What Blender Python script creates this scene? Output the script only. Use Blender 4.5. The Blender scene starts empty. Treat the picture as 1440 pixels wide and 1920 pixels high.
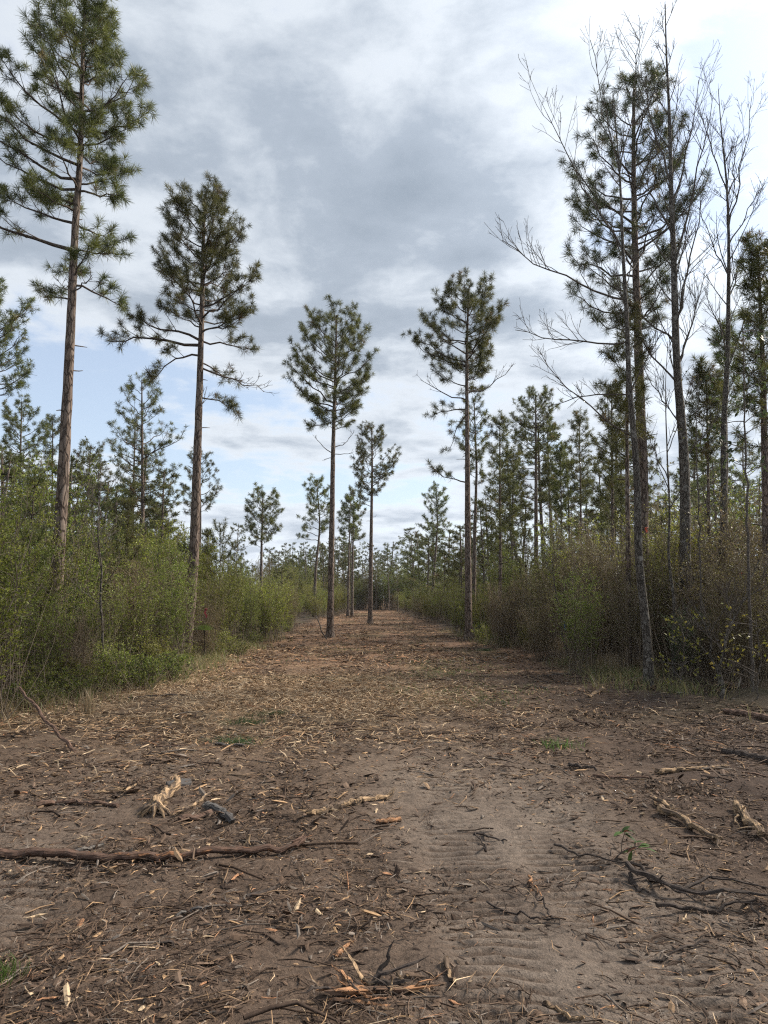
import bpy, math, random
import numpy as np
from mathutils import Vector

random.seed(7)
RNG = np.random.default_rng(11)
S = bpy.context.scene
COL = S.collection

# ------------------------------------------------------------------ camera
F_PX = 1371.0          # focal length in pixels of the 1440x1920 photograph
CAM_H = 1.6
PITCH = math.atan(160.0 / F_PX)
cam_d = bpy.data.cameras.new('camera')
cam_d.sensor_fit = 'VERTICAL'
cam_d.angle = 2 * math.atan(960.0 / F_PX)
cam_d.clip_start = 0.05
cam_d.clip_end = 3000
cam = bpy.data.objects.new('camera', cam_d)
cam.location = (0, 0, CAM_H)
cam.rotation_euler = (math.pi / 2 + PITCH, 0, 0)
COL.objects.link(cam)
S.camera = cam

# ------------------------------------------------------------------ light
SUN_AZ = math.radians(66)      # to the right of the viewing direction
SUN_EL = math.radians(36)
sun_dir = Vector((math.sin(SUN_AZ) * math.cos(SUN_EL), math.cos(SUN_AZ) * math.cos(SUN_EL), math.sin(SUN_EL)))
sl = bpy.data.lights.new('sun', 'SUN')
sl.energy = 5.0
sl.angle = math.radians(11)
sl.color = (1.0, 0.90, 0.76)
sun = bpy.data.objects.new('sun', sl)
sun.rotation_euler = (-sun_dir).to_track_quat('-Z', 'Y').to_euler()
COL.objects.link(sun)

S.view_settings.view_transform = 'Standard'
S.view_settings.look = 'None'
S.view_settings.exposure = 0.68
S.view_settings.gamma = 1.0
S.render.engine = 'CYCLES'
S.cycles.max_bounces = 6
S.cycles.diffuse_bounces = 3
S.cycles.glossy_bounces = 2
S.cycles.transmission_bounces = 3
S.cycles.volume_bounces = 0
S.cycles.use_denoising = False
S.cycles.denoiser = 'OPENIMAGEDENOISE'
S.cycles.denoising_input_passes = 'RGB_ALBEDO_NORMAL'
S.cycles.denoising_prefilter = 'ACCURATE'
S.cycles.filter_width = 1.2
S.cycles.use_adaptive_sampling = True
S.cycles.adaptive_threshold = 0.004
S.cycles.caustics_reflective = False
S.cycles.caustics_refractive = False


class NT:
    """small helper for building node trees"""
    def __init__(self, tree):
        self.t = tree
        tree.nodes.clear()

    def n(self, typ, **kw):
        nd = self.t.nodes.new(typ)
        for k, v in kw.items():
            setattr(nd, k, v)
        return nd

    def link(self, a, b):
        self.t.links.new(a, b)

    def put(self, sock, v):
        if hasattr(v, 'is_output'):
            self.t.links.new(v, sock)
        else:
            sock.default_value = v

    def math(self, op, a, b=0.0, c=0.0, clamp=False):
        nd = self.n('ShaderNodeMath', operation=op, use_clamp=clamp)
        self.put(nd.inputs[0], a)
        self.put(nd.inputs[1], b)
        if op in ('MULTIPLY_ADD', 'SMOOTH_MIN', 'SMOOTH_MAX'):
            self.put(nd.inputs[2], c)
        return nd.outputs[0]

    def vmath(self, op, a, b=(0, 0, 0), out=0):
        nd = self.n('ShaderNodeVectorMath', operation=op)
        self.put(nd.inputs[0], a)
        if op == 'SCALE':
            self.put(nd.inputs[3], b)
        else:
            self.put(nd.inputs[1], b)
        return nd.outputs[out]

    def noise(self, vec, scale, detail=4, rough=0.55, dist=0.0, out='Fac', dim='3D'):
        nd = self.n('ShaderNodeTexNoise', noise_dimensions=dim)
        if vec is not None:
            self.link(vec, nd.inputs['Vector'])
        nd.inputs['Scale'].default_value = scale
        nd.inputs['Detail'].default_value = detail
        nd.inputs['Roughness'].default_value = rough
        nd.inputs['Distortion'].default_value = dist
        return nd.outputs[out]

    def mix(self, fac, a, b, mode='MIX'):
        nd = self.n('ShaderNodeMix', data_type='RGBA', blend_type=mode)
        self.put(nd.inputs[0], fac)
        self.put(nd.inputs[6], a)
        self.put(nd.inputs[7], b)
        return nd.outputs[2]

    def ramp(self, fac, stops, interp='LINEAR'):
        nd = self.n('ShaderNodeValToRGB')
        cr = nd.color_ramp
        cr.interpolation = interp
        while len(cr.elements) < len(stops):
            cr.elements.new(0.5)
        for e, (p, c) in zip(cr.elements, stops):
            e.position = p
            e.color = c if len(c) == 4 else (*c, 1)
        self.link(fac, nd.inputs[0])
        return nd.outputs[0]

    def smooth(self, v, lo, hi):
        nd = self.n('ShaderNodeMapRange', interpolation_type='SMOOTHSTEP')
        self.put(nd.inputs[0], v)
        nd.inputs[1].default_value = lo
        nd.inputs[2].default_value = hi
        nd.inputs[3].default_value = 0
        nd.inputs[4].default_value = 1
        return nd.outputs[0]


# ------------------------------------------------------------------ sky
W = bpy.data.worlds.new('World')
S.world = W
W.use_nodes = True
nt = NT(W.node_tree)
sky = nt.n('ShaderNodeTexSky', sky_type='NISHITA')
sky.sun_disc = False
sky.sun_elevation = SUN_EL
sky.sun_rotation = SUN_AZ
sky.air_density = 1.0
sky.dust_density = 1.5
sky.ozone_density = 1.2
tc = nt.n('ShaderNodeTexCoord')
dirv = nt.vmath('NORMALIZE', tc.outputs['Generated'])
sp = nt.n('ShaderNodeSeparateXYZ')
nt.link(dirv, sp.inputs[0])
zz = nt.math('ADD', nt.math('MAXIMUM', sp.outputs[2], 0.0), 0.12)
cb = nt.n('ShaderNodeCombineXYZ')
nt.link(nt.math('DIVIDE', sp.outputs[0], zz), cb.inputs[0])
nt.link(nt.math('DIVIDE', sp.outputs[1], zz), cb.inputs[1])
P = cb.outputs[0]


def blob(cx, cy, sx, sy):
    """soft bell-shaped cloud bank in the cloud layer's plane"""
    d = nt.vmath('MULTIPLY', nt.vmath('SUBTRACT', P, (cx, cy, 0)), (1 / sx, 1 / sy, 0))
    l2 = nt.vmath('DOT_PRODUCT', d, d, out=1)
    return nt.math('POWER', 2.718, nt.math('MULTIPLY', l2, -1.0))


warp = nt.vmath('SCALE', nt.vmath('SUBTRACT', nt.noise(P, 1.3, 3, 0.5, out='Color'), (0.5, 0.5, 0.5)), 0.28)
PW = nt.vmath('ADD', P, warp)
n_big = nt.noise(nt.vmath('ADD', PW, (3.1, 7.7, 0.0)), 0.95, 3, 0.5)
n_mid = nt.noise(nt.vmath('ADD', PW, (1.7, 2.2, 4.0)), 2.4, 8, 0.6)
n_fine = nt.noise(nt.vmath('ADD', PW, (8.2, 5.1, 2.0)), 6.5, 5, 0.55)
thick = nt.math('ADD', nt.math('MULTIPLY', n_big, 0.60), nt.math('MULTIPLY_ADD', n_mid, 0.72, -0.07))
thick = nt.math('ADD', thick, nt.math('MULTIPLY_ADD', n_fine, 0.20, -0.08))
# the dark bank overhead, the open blue to the side of it
thick = nt.math('ADD', thick, nt.math('MULTIPLY', blob(0.0, 1.55, 0.42, 0.42), 0.13))
thick = nt.math('ADD', thick, nt.math('MULTIPLY', blob(-0.35, 1.10, 0.55, 0.20), 0.05))
thick = nt.math('ADD', thick, nt.math('MULTIPLY', blob(-1.0, 2.6, 0.6, 0.55), -0.27))
thick = nt.math('ADD', thick, nt.math('MULTIPLY', blob(0.75, 1.3, 0.35, 0.7), -0.13))
thick = nt.math('ADD', thick, nt.math('MULTIPLY', blob(-0.6, 3.7, 0.9, 0.5), -0.16))
thick = nt.math('ADD', thick, nt.math('MULTIPLY', blob(0.35, 3.6, 0.35, 0.5), -0.10))
thick = nt.math('ADD', thick, nt.math('MULTIPLY', blob(0.62, 1.1, 0.2, 0.14), -0.10))
cover = nt.math('MULTIPLY_ADD', nt.smooth(thick, 0.43, 0.58), 0.66, 0.34)
body = nt.ramp(thick, [(0.47, (6.9, 7.3, 7.8)), (0.58, (5.4, 5.95, 6.7)), (0.70, (3.3, 3.85, 4.65)), (0.90, (2.3, 2.8, 3.5))])
sd = nt.n('ShaderNodeVectorMath', operation='DOT_PRODUCT')
nt.link(dirv, sd.inputs[0])
sd.inputs[1].default_value = sun_dir
sdot = nt.math('MAXIMUM', sd.outputs[1], 0.0)
glow = nt.math('ADD', nt.math('MULTIPLY', nt.math('POWER', sdot, 8.0), 1.5), nt.math('MULTIPLY', nt.math('POWER', sdot, 4.0), 0.22))
body = nt.mix(1.0, body, nt.vmath('SCALE', (1, 0.985, 0.96), nt.math('ADD', glow, 0.86)), 'MULTIPLY')
skyc = nt.mix(cover, nt.vmath('MULTIPLY', sky.outputs[0], (1.02, 1.12, 1.2)), body)
# pale air low over the horizon
low = nt.math('POWER', nt.math('SUBTRACT', 1.0, nt.math('MAXIMUM', sp.outputs[2], 0.0)), 9.0)
skyc = nt.mix(nt.math('MULTIPLY', low, 0.55), skyc, (6.6, 7.3, 8.2, 1))
bg = nt.n('ShaderNodeBackground')
nt.link(skyc, bg.inputs[0])
bg.inputs[1].default_value = 0.1
wo = nt.n('ShaderNodeOutputWorld')
nt.link(bg.outputs[0], wo.inputs[0])

# ------------------------------------------------------------------ pixel helpers (photograph pixels -> places)
cp, spn = math.cos(PITCH), math.sin(PITCH)


def ray(u, v):
    a, b = (u - 720) / F_PX, (960 - v) / F_PX
    return a, cp - b * spn, spn + b * cp


def at(u, v, Y):
    a, y, z = ray(u, v)
    t = Y / y
    return np.array((a * t, Y, CAM_H + z * t))


def gnd(u, v):
    a, y, z = ray(u, v)
    t = -CAM_H / z
    p = np.array((a * t, y * t, 0.0))
    p[2] = gz(p[0], p[1])
    return p


# ------------------------------------------------------------------ noise on numpy arrays
_LAT = RNG.random((256, 256))


def vnoise(x, y, s=1.0, o=0.0):
    x = np.asarray(x, float) / s + o * 17.3 + 40
    y = np.asarray(y, float) / s + o * 9.1 + 40
    ix, iy = np.floor(x).astype(int), np.floor(y).astype(int)
    fx, fy = x - ix, y - iy
    fx, fy = fx * fx * (3 - 2 * fx), fy * fy * (3 - 2 * fy)
    a = _LAT[ix % 256, iy % 256]
    b = _LAT[(ix + 1) % 256, iy % 256]
    c = _LAT[ix % 256, (iy + 1) % 256]
    d = _LAT[(ix + 1) % 256, (iy + 1) % 256]
    return (a * (1 - fx) + b * fx) * (1 - fy) + (c * (1 - fx) + d * fx) * fy


def sstep(v, lo, hi):
    t = np.clip((np.asarray(v, float) - lo) / (hi - lo), 0, 1)
    return t * t * (3 - 2 * t)


def edge_l(y):
    return np.interp(y, [0, 8, 10, 14, 24, 44, 90, 120], [-8.5, -6.2, -5.3, -4.35, -4.35, -4.6, -3.4, -3.4])


def edge_r(y):
    return np.interp(y, [0, 8, 10, 12, 18, 27, 45, 73, 90, 120], [7.5, 6.2, 5.3, 4.4, 4.6, 3.5, 2.9, 1.9, 1.2, 1.2])


def tread(x, y):
    """bands rolled by the tracked machine, with cross ridges"""
    out = np.zeros_like(np.asarray(x, float))
    m = np.zeros_like(out)
    for x0, k, w, ph, y1 in ((0.50, 0.0, 0.24, 0.0, 9.5), (1.15, -0.02, 0.25, 0.8, 8.5), (-1.95, -0.02, 0.26, 0.4, 6.2)):
        c = x0 + k * (y - 3.5)
        d = np.abs(x - c)
        mk = (1 - sstep(d, w * 0.75, w * 1.1)) * (1 - sstep(y, y1 - 2.5, y1))
        mk = mk * (0.3 + 0.7 * sstep(vnoise(x, y, 0.45, 3 + ph), 0.25, 0.6))
        wob = 0.03 * vnoise(x, y, 0.22, 5 + ph)
        r = np.sin((y + wob + 0.10 * d) * 2 * math.pi / 0.10 + ph)
        r = np.sign(r) * np.abs(r) ** 0.6
        out = out + mk * (0.008 * r - 0.012)
        m = np.maximum(m, mk)
    return out, m


def gz(x, y):
    x = np.asarray(x, float)
    y = np.asarray(y, float)
    far = sstep(y, 30, 70)
    z = (vnoise(x, y, 2.6, 1) - 0.5) * 0.10 * (1 - 0.6 * far) + (vnoise(x, y, 0.7, 2) - 0.5) * 0.045 + (vnoise(x, y, 0.23, 3) - 0.5) * 0.022
    z = z + (vnoise(x, y, 0.09, 4) - 0.5) * 0.016 * (1 - sstep(y, 9, 16))
    t, m = tread(x, y)
    z = z + t
    z = z + 0.16 * (vnoise(x * 0.35, y, 3.2, 51) - 0.5) * sstep(y, 12, 24) * (1 - sstep(y, 85, 92))
    side = np.maximum(edge_l(y) - x, x - edge_r(y))
    z = z + 0.10 * sstep(side, -1.0, 1.2) + (vnoise(x, y, 0.5, 9) - 0.5) * 0.12 * sstep(side, -0.8, 0.6)
    return z


# ------------------------------------------------------------------ meshes
class MB:
    """collects verts / faces / colours as arrays"""
    def __init__(self):
        self.v, self.f4, self.f3, self.c, self.n = [], [], [], [], 0

    def add(self, v, quads=None, tris=None, col=None):
        v = np.asarray(v, np.float32).reshape(-1, 3)
        if quads is not None and len(quads):
            self.f4.append(np.asarray(quads, np.int32).reshape(-1, 4) + self.n)
        if tris is not None and len(tris):
            self.f3.append(np.asarray(tris, np.int32).reshape(-1, 3) + self.n)
        if col is not None:
            c = np.asarray(col, np.float32)
            if c.ndim == 1:
                c = np.tile(c, (len(v), 1))
        else:
            c = np.ones((len(v), 3), np.float32)
        self.c.append(c)
        self.v.append(v)
        self.n += len(v)

    def mesh(self, name, mat, smooth=True, color=False):
        me = bpy.data.meshes.new(name)
        if not self.v:
            return me
        v = np.concatenate(self.v)
        f4 = np.concatenate(self.f4) if self.f4 else np.zeros((0, 4), np.int32)
        f3 = np.concatenate(self.f3) if self.f3 else np.zeros((0, 3), np.int32)
        me.vertices.add(len(v))
        me.vertices.foreach_set('co', v.ravel())
        nl = f4.size + f3.size
        me.loops.add(nl)
        me.loops.foreach_set('vertex_index', np.concatenate([f4.ravel(), f3.ravel()]))
        npoly = len(f4) + len(f3)
        me.polygons.add(npoly)
        st = np.concatenate([np.arange(len(f4)) * 4, f4.size + np.arange(len(f3)) * 3]).astype(np.int32)
        me.polygons.foreach_set('loop_start', st)
        me.polygons.foreach_set('use_smooth', np.full(npoly, smooth))
        if color:
            at_ = me.color_attributes.new('col', 'FLOAT_COLOR', 'POINT')
            c = np.concatenate(self.c)
            at_.data.foreach_set('color', np.concatenate([c, np.ones((len(c), 1), np.float32)], 1).ravel())
        me.materials.append(mat)
        me.update(calc_edges=True)
        return me


def link(name, me, parent=None, loc=None, rotz=0.0):
    o = bpy.data.objects.new(name, me)
    COL.objects.link(o)
    if parent is not None:
        o.parent = parent
    if loc is not None:
        o.location = loc
    if rotz:
        o.rotation_euler = (0, 0, rotz)
    return o


def tag(o, label=None, cat=None, group=None, kind=None):
    if label:
        o['label'] = label
    if cat:
        o['category'] = cat
    if group:
        o['group'] = group
    if kind:
        o['kind'] = kind
    return o


def empty(name, loc):
    o = bpy.data.objects.new(name, None)
    o.empty_display_size = 0.2
    o.location = loc
    COL.objects.link(o)
    return o


def norm(v):
    v = np.asarray(v, float)
    return v / (np.linalg.norm(v, axis=-1, keepdims=True) + 1e-9)


def tube(mb, pts, rad, k=6, col=None, rough=0.0, cap=False, seed=0):
    pts = np.asarray(pts, float)
    n = len(pts)
    rad = np.broadcast_to(np.asarray(rad, float), (n,))
    tan = np.empty_like(pts)
    tan[1:-1] = pts[2:] - pts[:-2]
    tan[0] = pts[1] - pts[0]
    tan[-1] = pts[-1] - pts[-2]
    tan = norm(tan)
    ref = np.array((0.31, 0.95, 0.05)) if abs(tan[:, 2]).mean() > 0.6 else np.array((0.05, 0.1, 0.99))
    s = norm(np.cross(tan, ref))
    t = np.cross(s, tan)
    a = np.linspace(0, 2 * math.pi, k, endpoint=False)
    r = rad[:, None] * np.ones((1, k))
    if rough:
        rr = np.random.default_rng(seed + n)
        r = r * (1 + rough * (rr.random((n, k)) - 0.5) * 2)
    v = pts[:, None, :] + (np.cos(a)[None, :, None] * s[:, None, :] + np.sin(a)[None, :, None] * t[:, None, :]) * r[:, :, None]
    i = np.arange(n - 1)[:, None] * k
    j = np.arange(k)[None, :]
    j2 = (j + 1) % k
    q = np.stack([i + j, i + j2, i + k + j2, i + k + j], -1).reshape(-1, 4)
    v = v.reshape(-1, 3)
    tr = []
    if cap:
        v = np.vstack([v, pts[0], pts[-1]])
        b = n * k
        for jj in range(k):
            tr.append((b, (jj + 1) % k, jj))
            tr.append((b + 1, (n - 1) * k + jj, (n - 1) * k + (jj + 1) % k))
    c = None
    if col is not None:
        c = np.asarray(col, np.float32)
        if c.ndim == 2 and len(c) == n:
            c = np.repeat(c, k, 0)
            if cap:
                c = np.vstack([c, c[0], c[-1]])
    mb.add(v, q, tr, c)


def bez(p0, p1, p2, n):
    t = np.linspace(0, 1, n)[:, None]
    return (1 - t) ** 2 * np.asarray(p0) + 2 * t * (1 - t) * np.asarray(p1) + t * t * np.asarray(p2)


# ------------------------------------------------------------------ materials
def mat_new(name):
    m = bpy.data.materials.new(name)
    m.use_nodes = True
    return m, NT(m.node_tree)


def finish(nt, color, rough=0.9, bump=None, bstr=0.5, bdist=0.01, spec=0.2, translucent=0.0):
    b = nt.n('ShaderNodeBsdfPrincipled')
    nt.put(b.inputs['Base Color'], color)
    nt.put(b.inputs['Roughness'], rough)
    b.inputs['Specular IOR Level'].default_value = spec
    if bump is not None:
        bp = nt.n('ShaderNodeBump')
        bp.inputs['Strength'].default_value = bstr
        bp.inputs['Distance'].default_value = bdist
        nt.link(bump, bp.inputs['Height'])
        nt.link(bp.outputs[0], b.inputs['Normal'])
    out = nt.n('ShaderNodeOutputMaterial')
    if translucent:
        tr = nt.n('ShaderNodeBsdfTranslucent')
        nt.put(tr.inputs[0], color)
        ms = nt.n('ShaderNodeMixShader')
        ms.inputs[0].default_value = translucent
        nt.link(b.outputs[0], ms.inputs[1])
        nt.link(tr.outputs[0], ms.inputs[2])
        nt.link(ms.outputs[0], out.inputs[0])
    else:
        nt.link(b.outputs[0], out.inputs[0])


def attr(nt):
    a = nt.n('ShaderNodeAttribute')
    a.attribute_name = 'col'
    return a.outputs[0]


def leaf_mat(name, translucent=0.35, rough=0.55, gain=1.0, spec=0.3):
    m, nt = mat_new(name)
    oi = nt.n('ShaderNodeObjectInfo')
    hs = nt.n('ShaderNodeHueSaturation')
    nt.link(attr(nt), hs.inputs['Color'])
    nt.link(nt.math('MULTIPLY_ADD', oi.outputs['Random'], 0.04, 0.48), hs.inputs['Hue'])
    nt.link(nt.math('MULTIPLY_ADD', oi.outputs['Random'], 0.5, 0.75 * gain), hs.inputs['Value'])
    hs.inputs['Saturation'].default_value = 1.0
    finish(nt, hs.outputs[0], rough, spec=spec, translucent=translucent)
    return m


def bark_mat(name, c0, c1, c2, scale=1.0, stretch=0.28, bands=False, bdist=0.02):
    """plated bark: dark furrows between lighter plates"""
    m, nt = mat_new(name)
    t = nt.n('ShaderNodeTexCoord')
    vec = nt.vmath('MULTIPLY', t.outputs['Object'], (1, 1, stretch))
    wv = nt.vmath('ADD', vec, nt.vmath('SCALE', nt.noise(vec, 9 * scale, 3, out='Color'), 0.06 / scale))
    vo = nt.n('ShaderNodeTexVoronoi', feature='DISTANCE_TO_EDGE')
    nt.link(wv, vo.inputs['Vector'])
    vo.inputs['Scale'].default_value = 13 * scale
    vc = nt.n('ShaderNodeTexVoronoi', feature='F1')
    nt.link(wv, vc.inputs['Vector'])
    vc.inputs['Scale'].default_value = 13 * scale
    plate = nt.smooth(vo.outputs[0], 0.0, 0.16)
    n1 = nt.noise(vec, 24 * scale, 6, 0.65)
    n2 = nt.noise(t.outputs['Object'], 1.2, 3, 0.6)
    sepc = nt.n('ShaderNodeSeparateColor')
    nt.link(vc.outputs['Color'], sepc.inputs[0])
    c = nt.mix(sepc.outputs[0], (*c1, 1), (*c2, 1))
    c = nt.mix(nt.smooth(n1, 0.3, 0.75), nt.mix(0.45, c, (*c0, 1)), c)
    c = nt.mix(plate, (*c0, 1), c)
    c = nt.mix(nt.math('MULTIPLY', nt.smooth(n2, 0.5, 0.75), 0.35), c, (0.16, 0.155, 0.13, 1))
    h = nt.math('ADD', plate, nt.math('MULTIPLY', n1, 0.5))
    if bands:
        w = nt.noise(nt.vmath('MULTIPLY', t.outputs['Object'], (2.5, 2.5, 2.2)), 3.2, 5, 0.65)
        c = nt.mix(nt.math('MULTIPLY', nt.smooth(w, 0.54, 0.63), 0.6), c, (0.27, 0.26, 0.235, 1))
    finish(nt, c, 0.92, h, 0.8, bdist, 0.1)
    return m


M = {}
M['needles'] = leaf_mat('pine_needles', 0.34, 0.45)
M['leaf'] = leaf_mat('shrub_leaf', 0.45, 0.5)
M['bark'] = bark_mat('pine_bark', (0.055, 0.041, 0.034), (0.165, 0.122, 0.097), (0.235, 0.188, 0.158), 1.0)
M['bark_far'] = bark_mat('pine_bark_far', (0.065, 0.05, 0.043), (0.16, 0.125, 0.105), (0.22, 0.185, 0.16), 0.8)
M['limb'] = bark_mat('limb_bark', (0.045, 0.036, 0.03), (0.11, 0.082, 0.066), (0.15, 0.12, 0.10), 2.5, 0.6, bdist=0.006)
M['gum'] = bark_mat('hardwood_bark', (0.035, 0.03, 0.026), (0.105, 0.09, 0.075), (0.15, 0.135, 0.115), 1.7, 0.35, bands=True, bdist=0.012)
M['twig'] = bark_mat('grey_twig', (0.05, 0.042, 0.036), (0.13, 0.108, 0.09), (0.17, 0.148, 0.125), 3.0, 0.6, bdist=0.004)
# attribute coloured wood / straw
m, nt = mat_new('litter_wood')
a_ = attr(nt)
t_ = nt.n('ShaderNodeTexCoord')
nn = nt.noise(t_.outputs['Object'], 55, 4, 0.7)
finish(nt, nt.mix(1.0, a_, nt.ramp(nn, [(0.25, (0.55, 0.52, 0.5)), (0.75, (1.25, 1.22, 1.2))]), 'MULTIPLY'), 0.85, nn, 0.5, 0.004, 0.15)
M['litter'] = m
m, nt = mat_new('dry_stem')
finish(nt, attr(nt), 0.8, spec=0.2, translucent=0.15)
M['stem'] = m


def wood_mat(name, bark, wood, peel=0.5):
    """a dead stick: bark that has come away in patches and shows the fibrous wood; grain runs along the stick"""
    m, nt = mat_new(name)
    g = nt.n('ShaderNodeAttribute')
    g.attribute_name = 'col'
    gv = g.outputs['Vector']
    t = nt.n('ShaderNodeTexCoord')
    oo = t.outputs['Object']
    streak = nt.noise(nt.vmath('MULTIPLY', gv, (1, 1, 0.10)), 90, 5, 0.7)
    fine = nt.noise(nt.vmath('MULTIPLY', gv, (1, 1, 0.16)), 260, 3, 0.7)
    n1 = nt.noise(nt.vmath('MULTIPLY', gv, (1, 1, 0.35)), 24, 5, 0.65)
    dirt = nt.noise(oo, 30, 5, 0.7)
    msk = nt.smooth(n1, peel - 0.02, peel + 0.03)
    wc = nt.mix(nt.smooth(streak, 0.3, 0.7), tuple(0.42 * x for x in wood) + (1,), tuple(1.2 * x for x in wood) + (1,))
    bc = nt.mix(nt.smooth(streak, 0.3, 0.7), tuple(0.35 * x for x in bark) + (1,), tuple(1.5 * x for x in bark) + (1,))
    c = nt.mix(msk, wc, bc)
    c = nt.mix(nt.math('MULTIPLY', nt.smooth(dirt, 0.5, 0.68), 0.6), c, (0.085, 0.066, 0.054, 1))
    h = nt.math('ADD', nt.math('ADD', streak, nt.math('MULTIPLY', fine, 0.5)), nt.math('MULTIPLY', msk, 0.9))
    finish(nt, c, 0.9, h, 1.0, 0.008, 0.1)
    return m


M['pole'] = wood_mat('peeled_pole', (0.105, 0.066, 0.05), (0.30, 0.15, 0.08), 0.40)
M['palewood'] = wood_mat('pale_split_wood', (0.13, 0.095, 0.07), (0.37, 0.255, 0.155), 0.50)
M['greywood'] = wood_mat('grey_wood', (0.085, 0.08, 0.078), (0.23, 0.205, 0.18), 0.45)
M['darkwood'] = wood_mat('dark_wood', (0.06, 0.048, 0.042), (0.17, 0.125, 0.095), 0.35)
M['orangewood'] = wood_mat('orange_split_wood', (0.12, 0.075, 0.052), (0.42, 0.225, 0.12), 0.52)
M['brownstick'] = wood_mat('brown_stick', (0.125, 0.08, 0.06), (0.26, 0.165, 0.11), 0.32)


def flat_mat(name, c, rough=0.6, tr=0.2):
    m, nt = mat_new(name)
    t = nt.n('ShaderNodeTexCoord')
    n = nt.noise(t.outputs['Object'], 14, 3)
    finish(nt, nt.mix(n, tuple(0.75 * x for x in c) + (1,), tuple(min(1, 1.2 * x) for x in c) + (1,)), rough, spec=0.3, translucent=tr)
    return m


M['blue'] = flat_mat('blue_ribbon', (0.02, 0.22, 0.55))
M['red'] = flat_mat('red_ribbon', (0.22, 0.04, 0.055))
M['pink'] = flat_mat('orange_pink_ribbon', (0.6, 0.12, 0.07))

# ------------------------------------------------------------------ ground
m, nt = mat_new('forest_soil')
a_ = attr(nt)
geo = nt.n('ShaderNodeNewGeometry')
pos = geo.outputs['Position']
n1 = nt.noise(pos, 3.0, 6, 0.6)
n2 = nt.noise(pos, 26, 6, 0.7)
n3 = nt.noise(pos, 120, 3, 0.7)
c = nt.mix(1.0, a_, nt.ramp(n1, [(0.3, (0.72, 0.70, 0.70)), (0.7, (1.22, 1.2, 1.18))]), 'MULTIPLY')
c = nt.mix(1.0, c, nt.ramp(n2, [(0.28, (0.5, 0.48, 0.46)), (0.5, (1.0, 1.0, 1.0)), (0.75, (1.35, 1.3, 1.25))]), 'MULTIPLY')
c = nt.mix(1.0, c, nt.ramp(n3, [(0.3, (0.7, 0.7, 0.7)), (0.7, (1.25, 1.25, 1.25))]), 'MULTIPLY')
h = nt.math('ADD', nt.math('MULTIPLY', n2, 1.0), nt.math('MULTIPLY', n3, 0.35))
finish(nt, c, 0.95, h, 0.9, 0.02, 0.1)
M['soil'] = m

ys = [-30.0, -12.0, -5.0, -1.0, 1.2]
y = 1.6
while y < 26:
    ys.append(y)
    y += 0.05 if y < 2.4 else (0.007 + 0.0025 * y if y < 7.5 else 0.0072 * y - 0.0283)
while y < 1500:
    ys.append(y)
    y *= 1.045
ys = np.array(ys)
xs = [0.0]
x = 0.0
while x < 900:
    x += 0.03 if x < 2.2 else (0.04 if x < 5 else max(0.10, (x - 4) * 0.16))
    xs.append(x)
xs = np.array(xs)
xs = np.concatenate([-xs[:0:-1], xs])
GX, GY = np.meshgrid(xs, ys)
# spread the columns with distance, so that far rows stay covered
GXs = GX
GZ = gz(GXs, GY)


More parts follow.
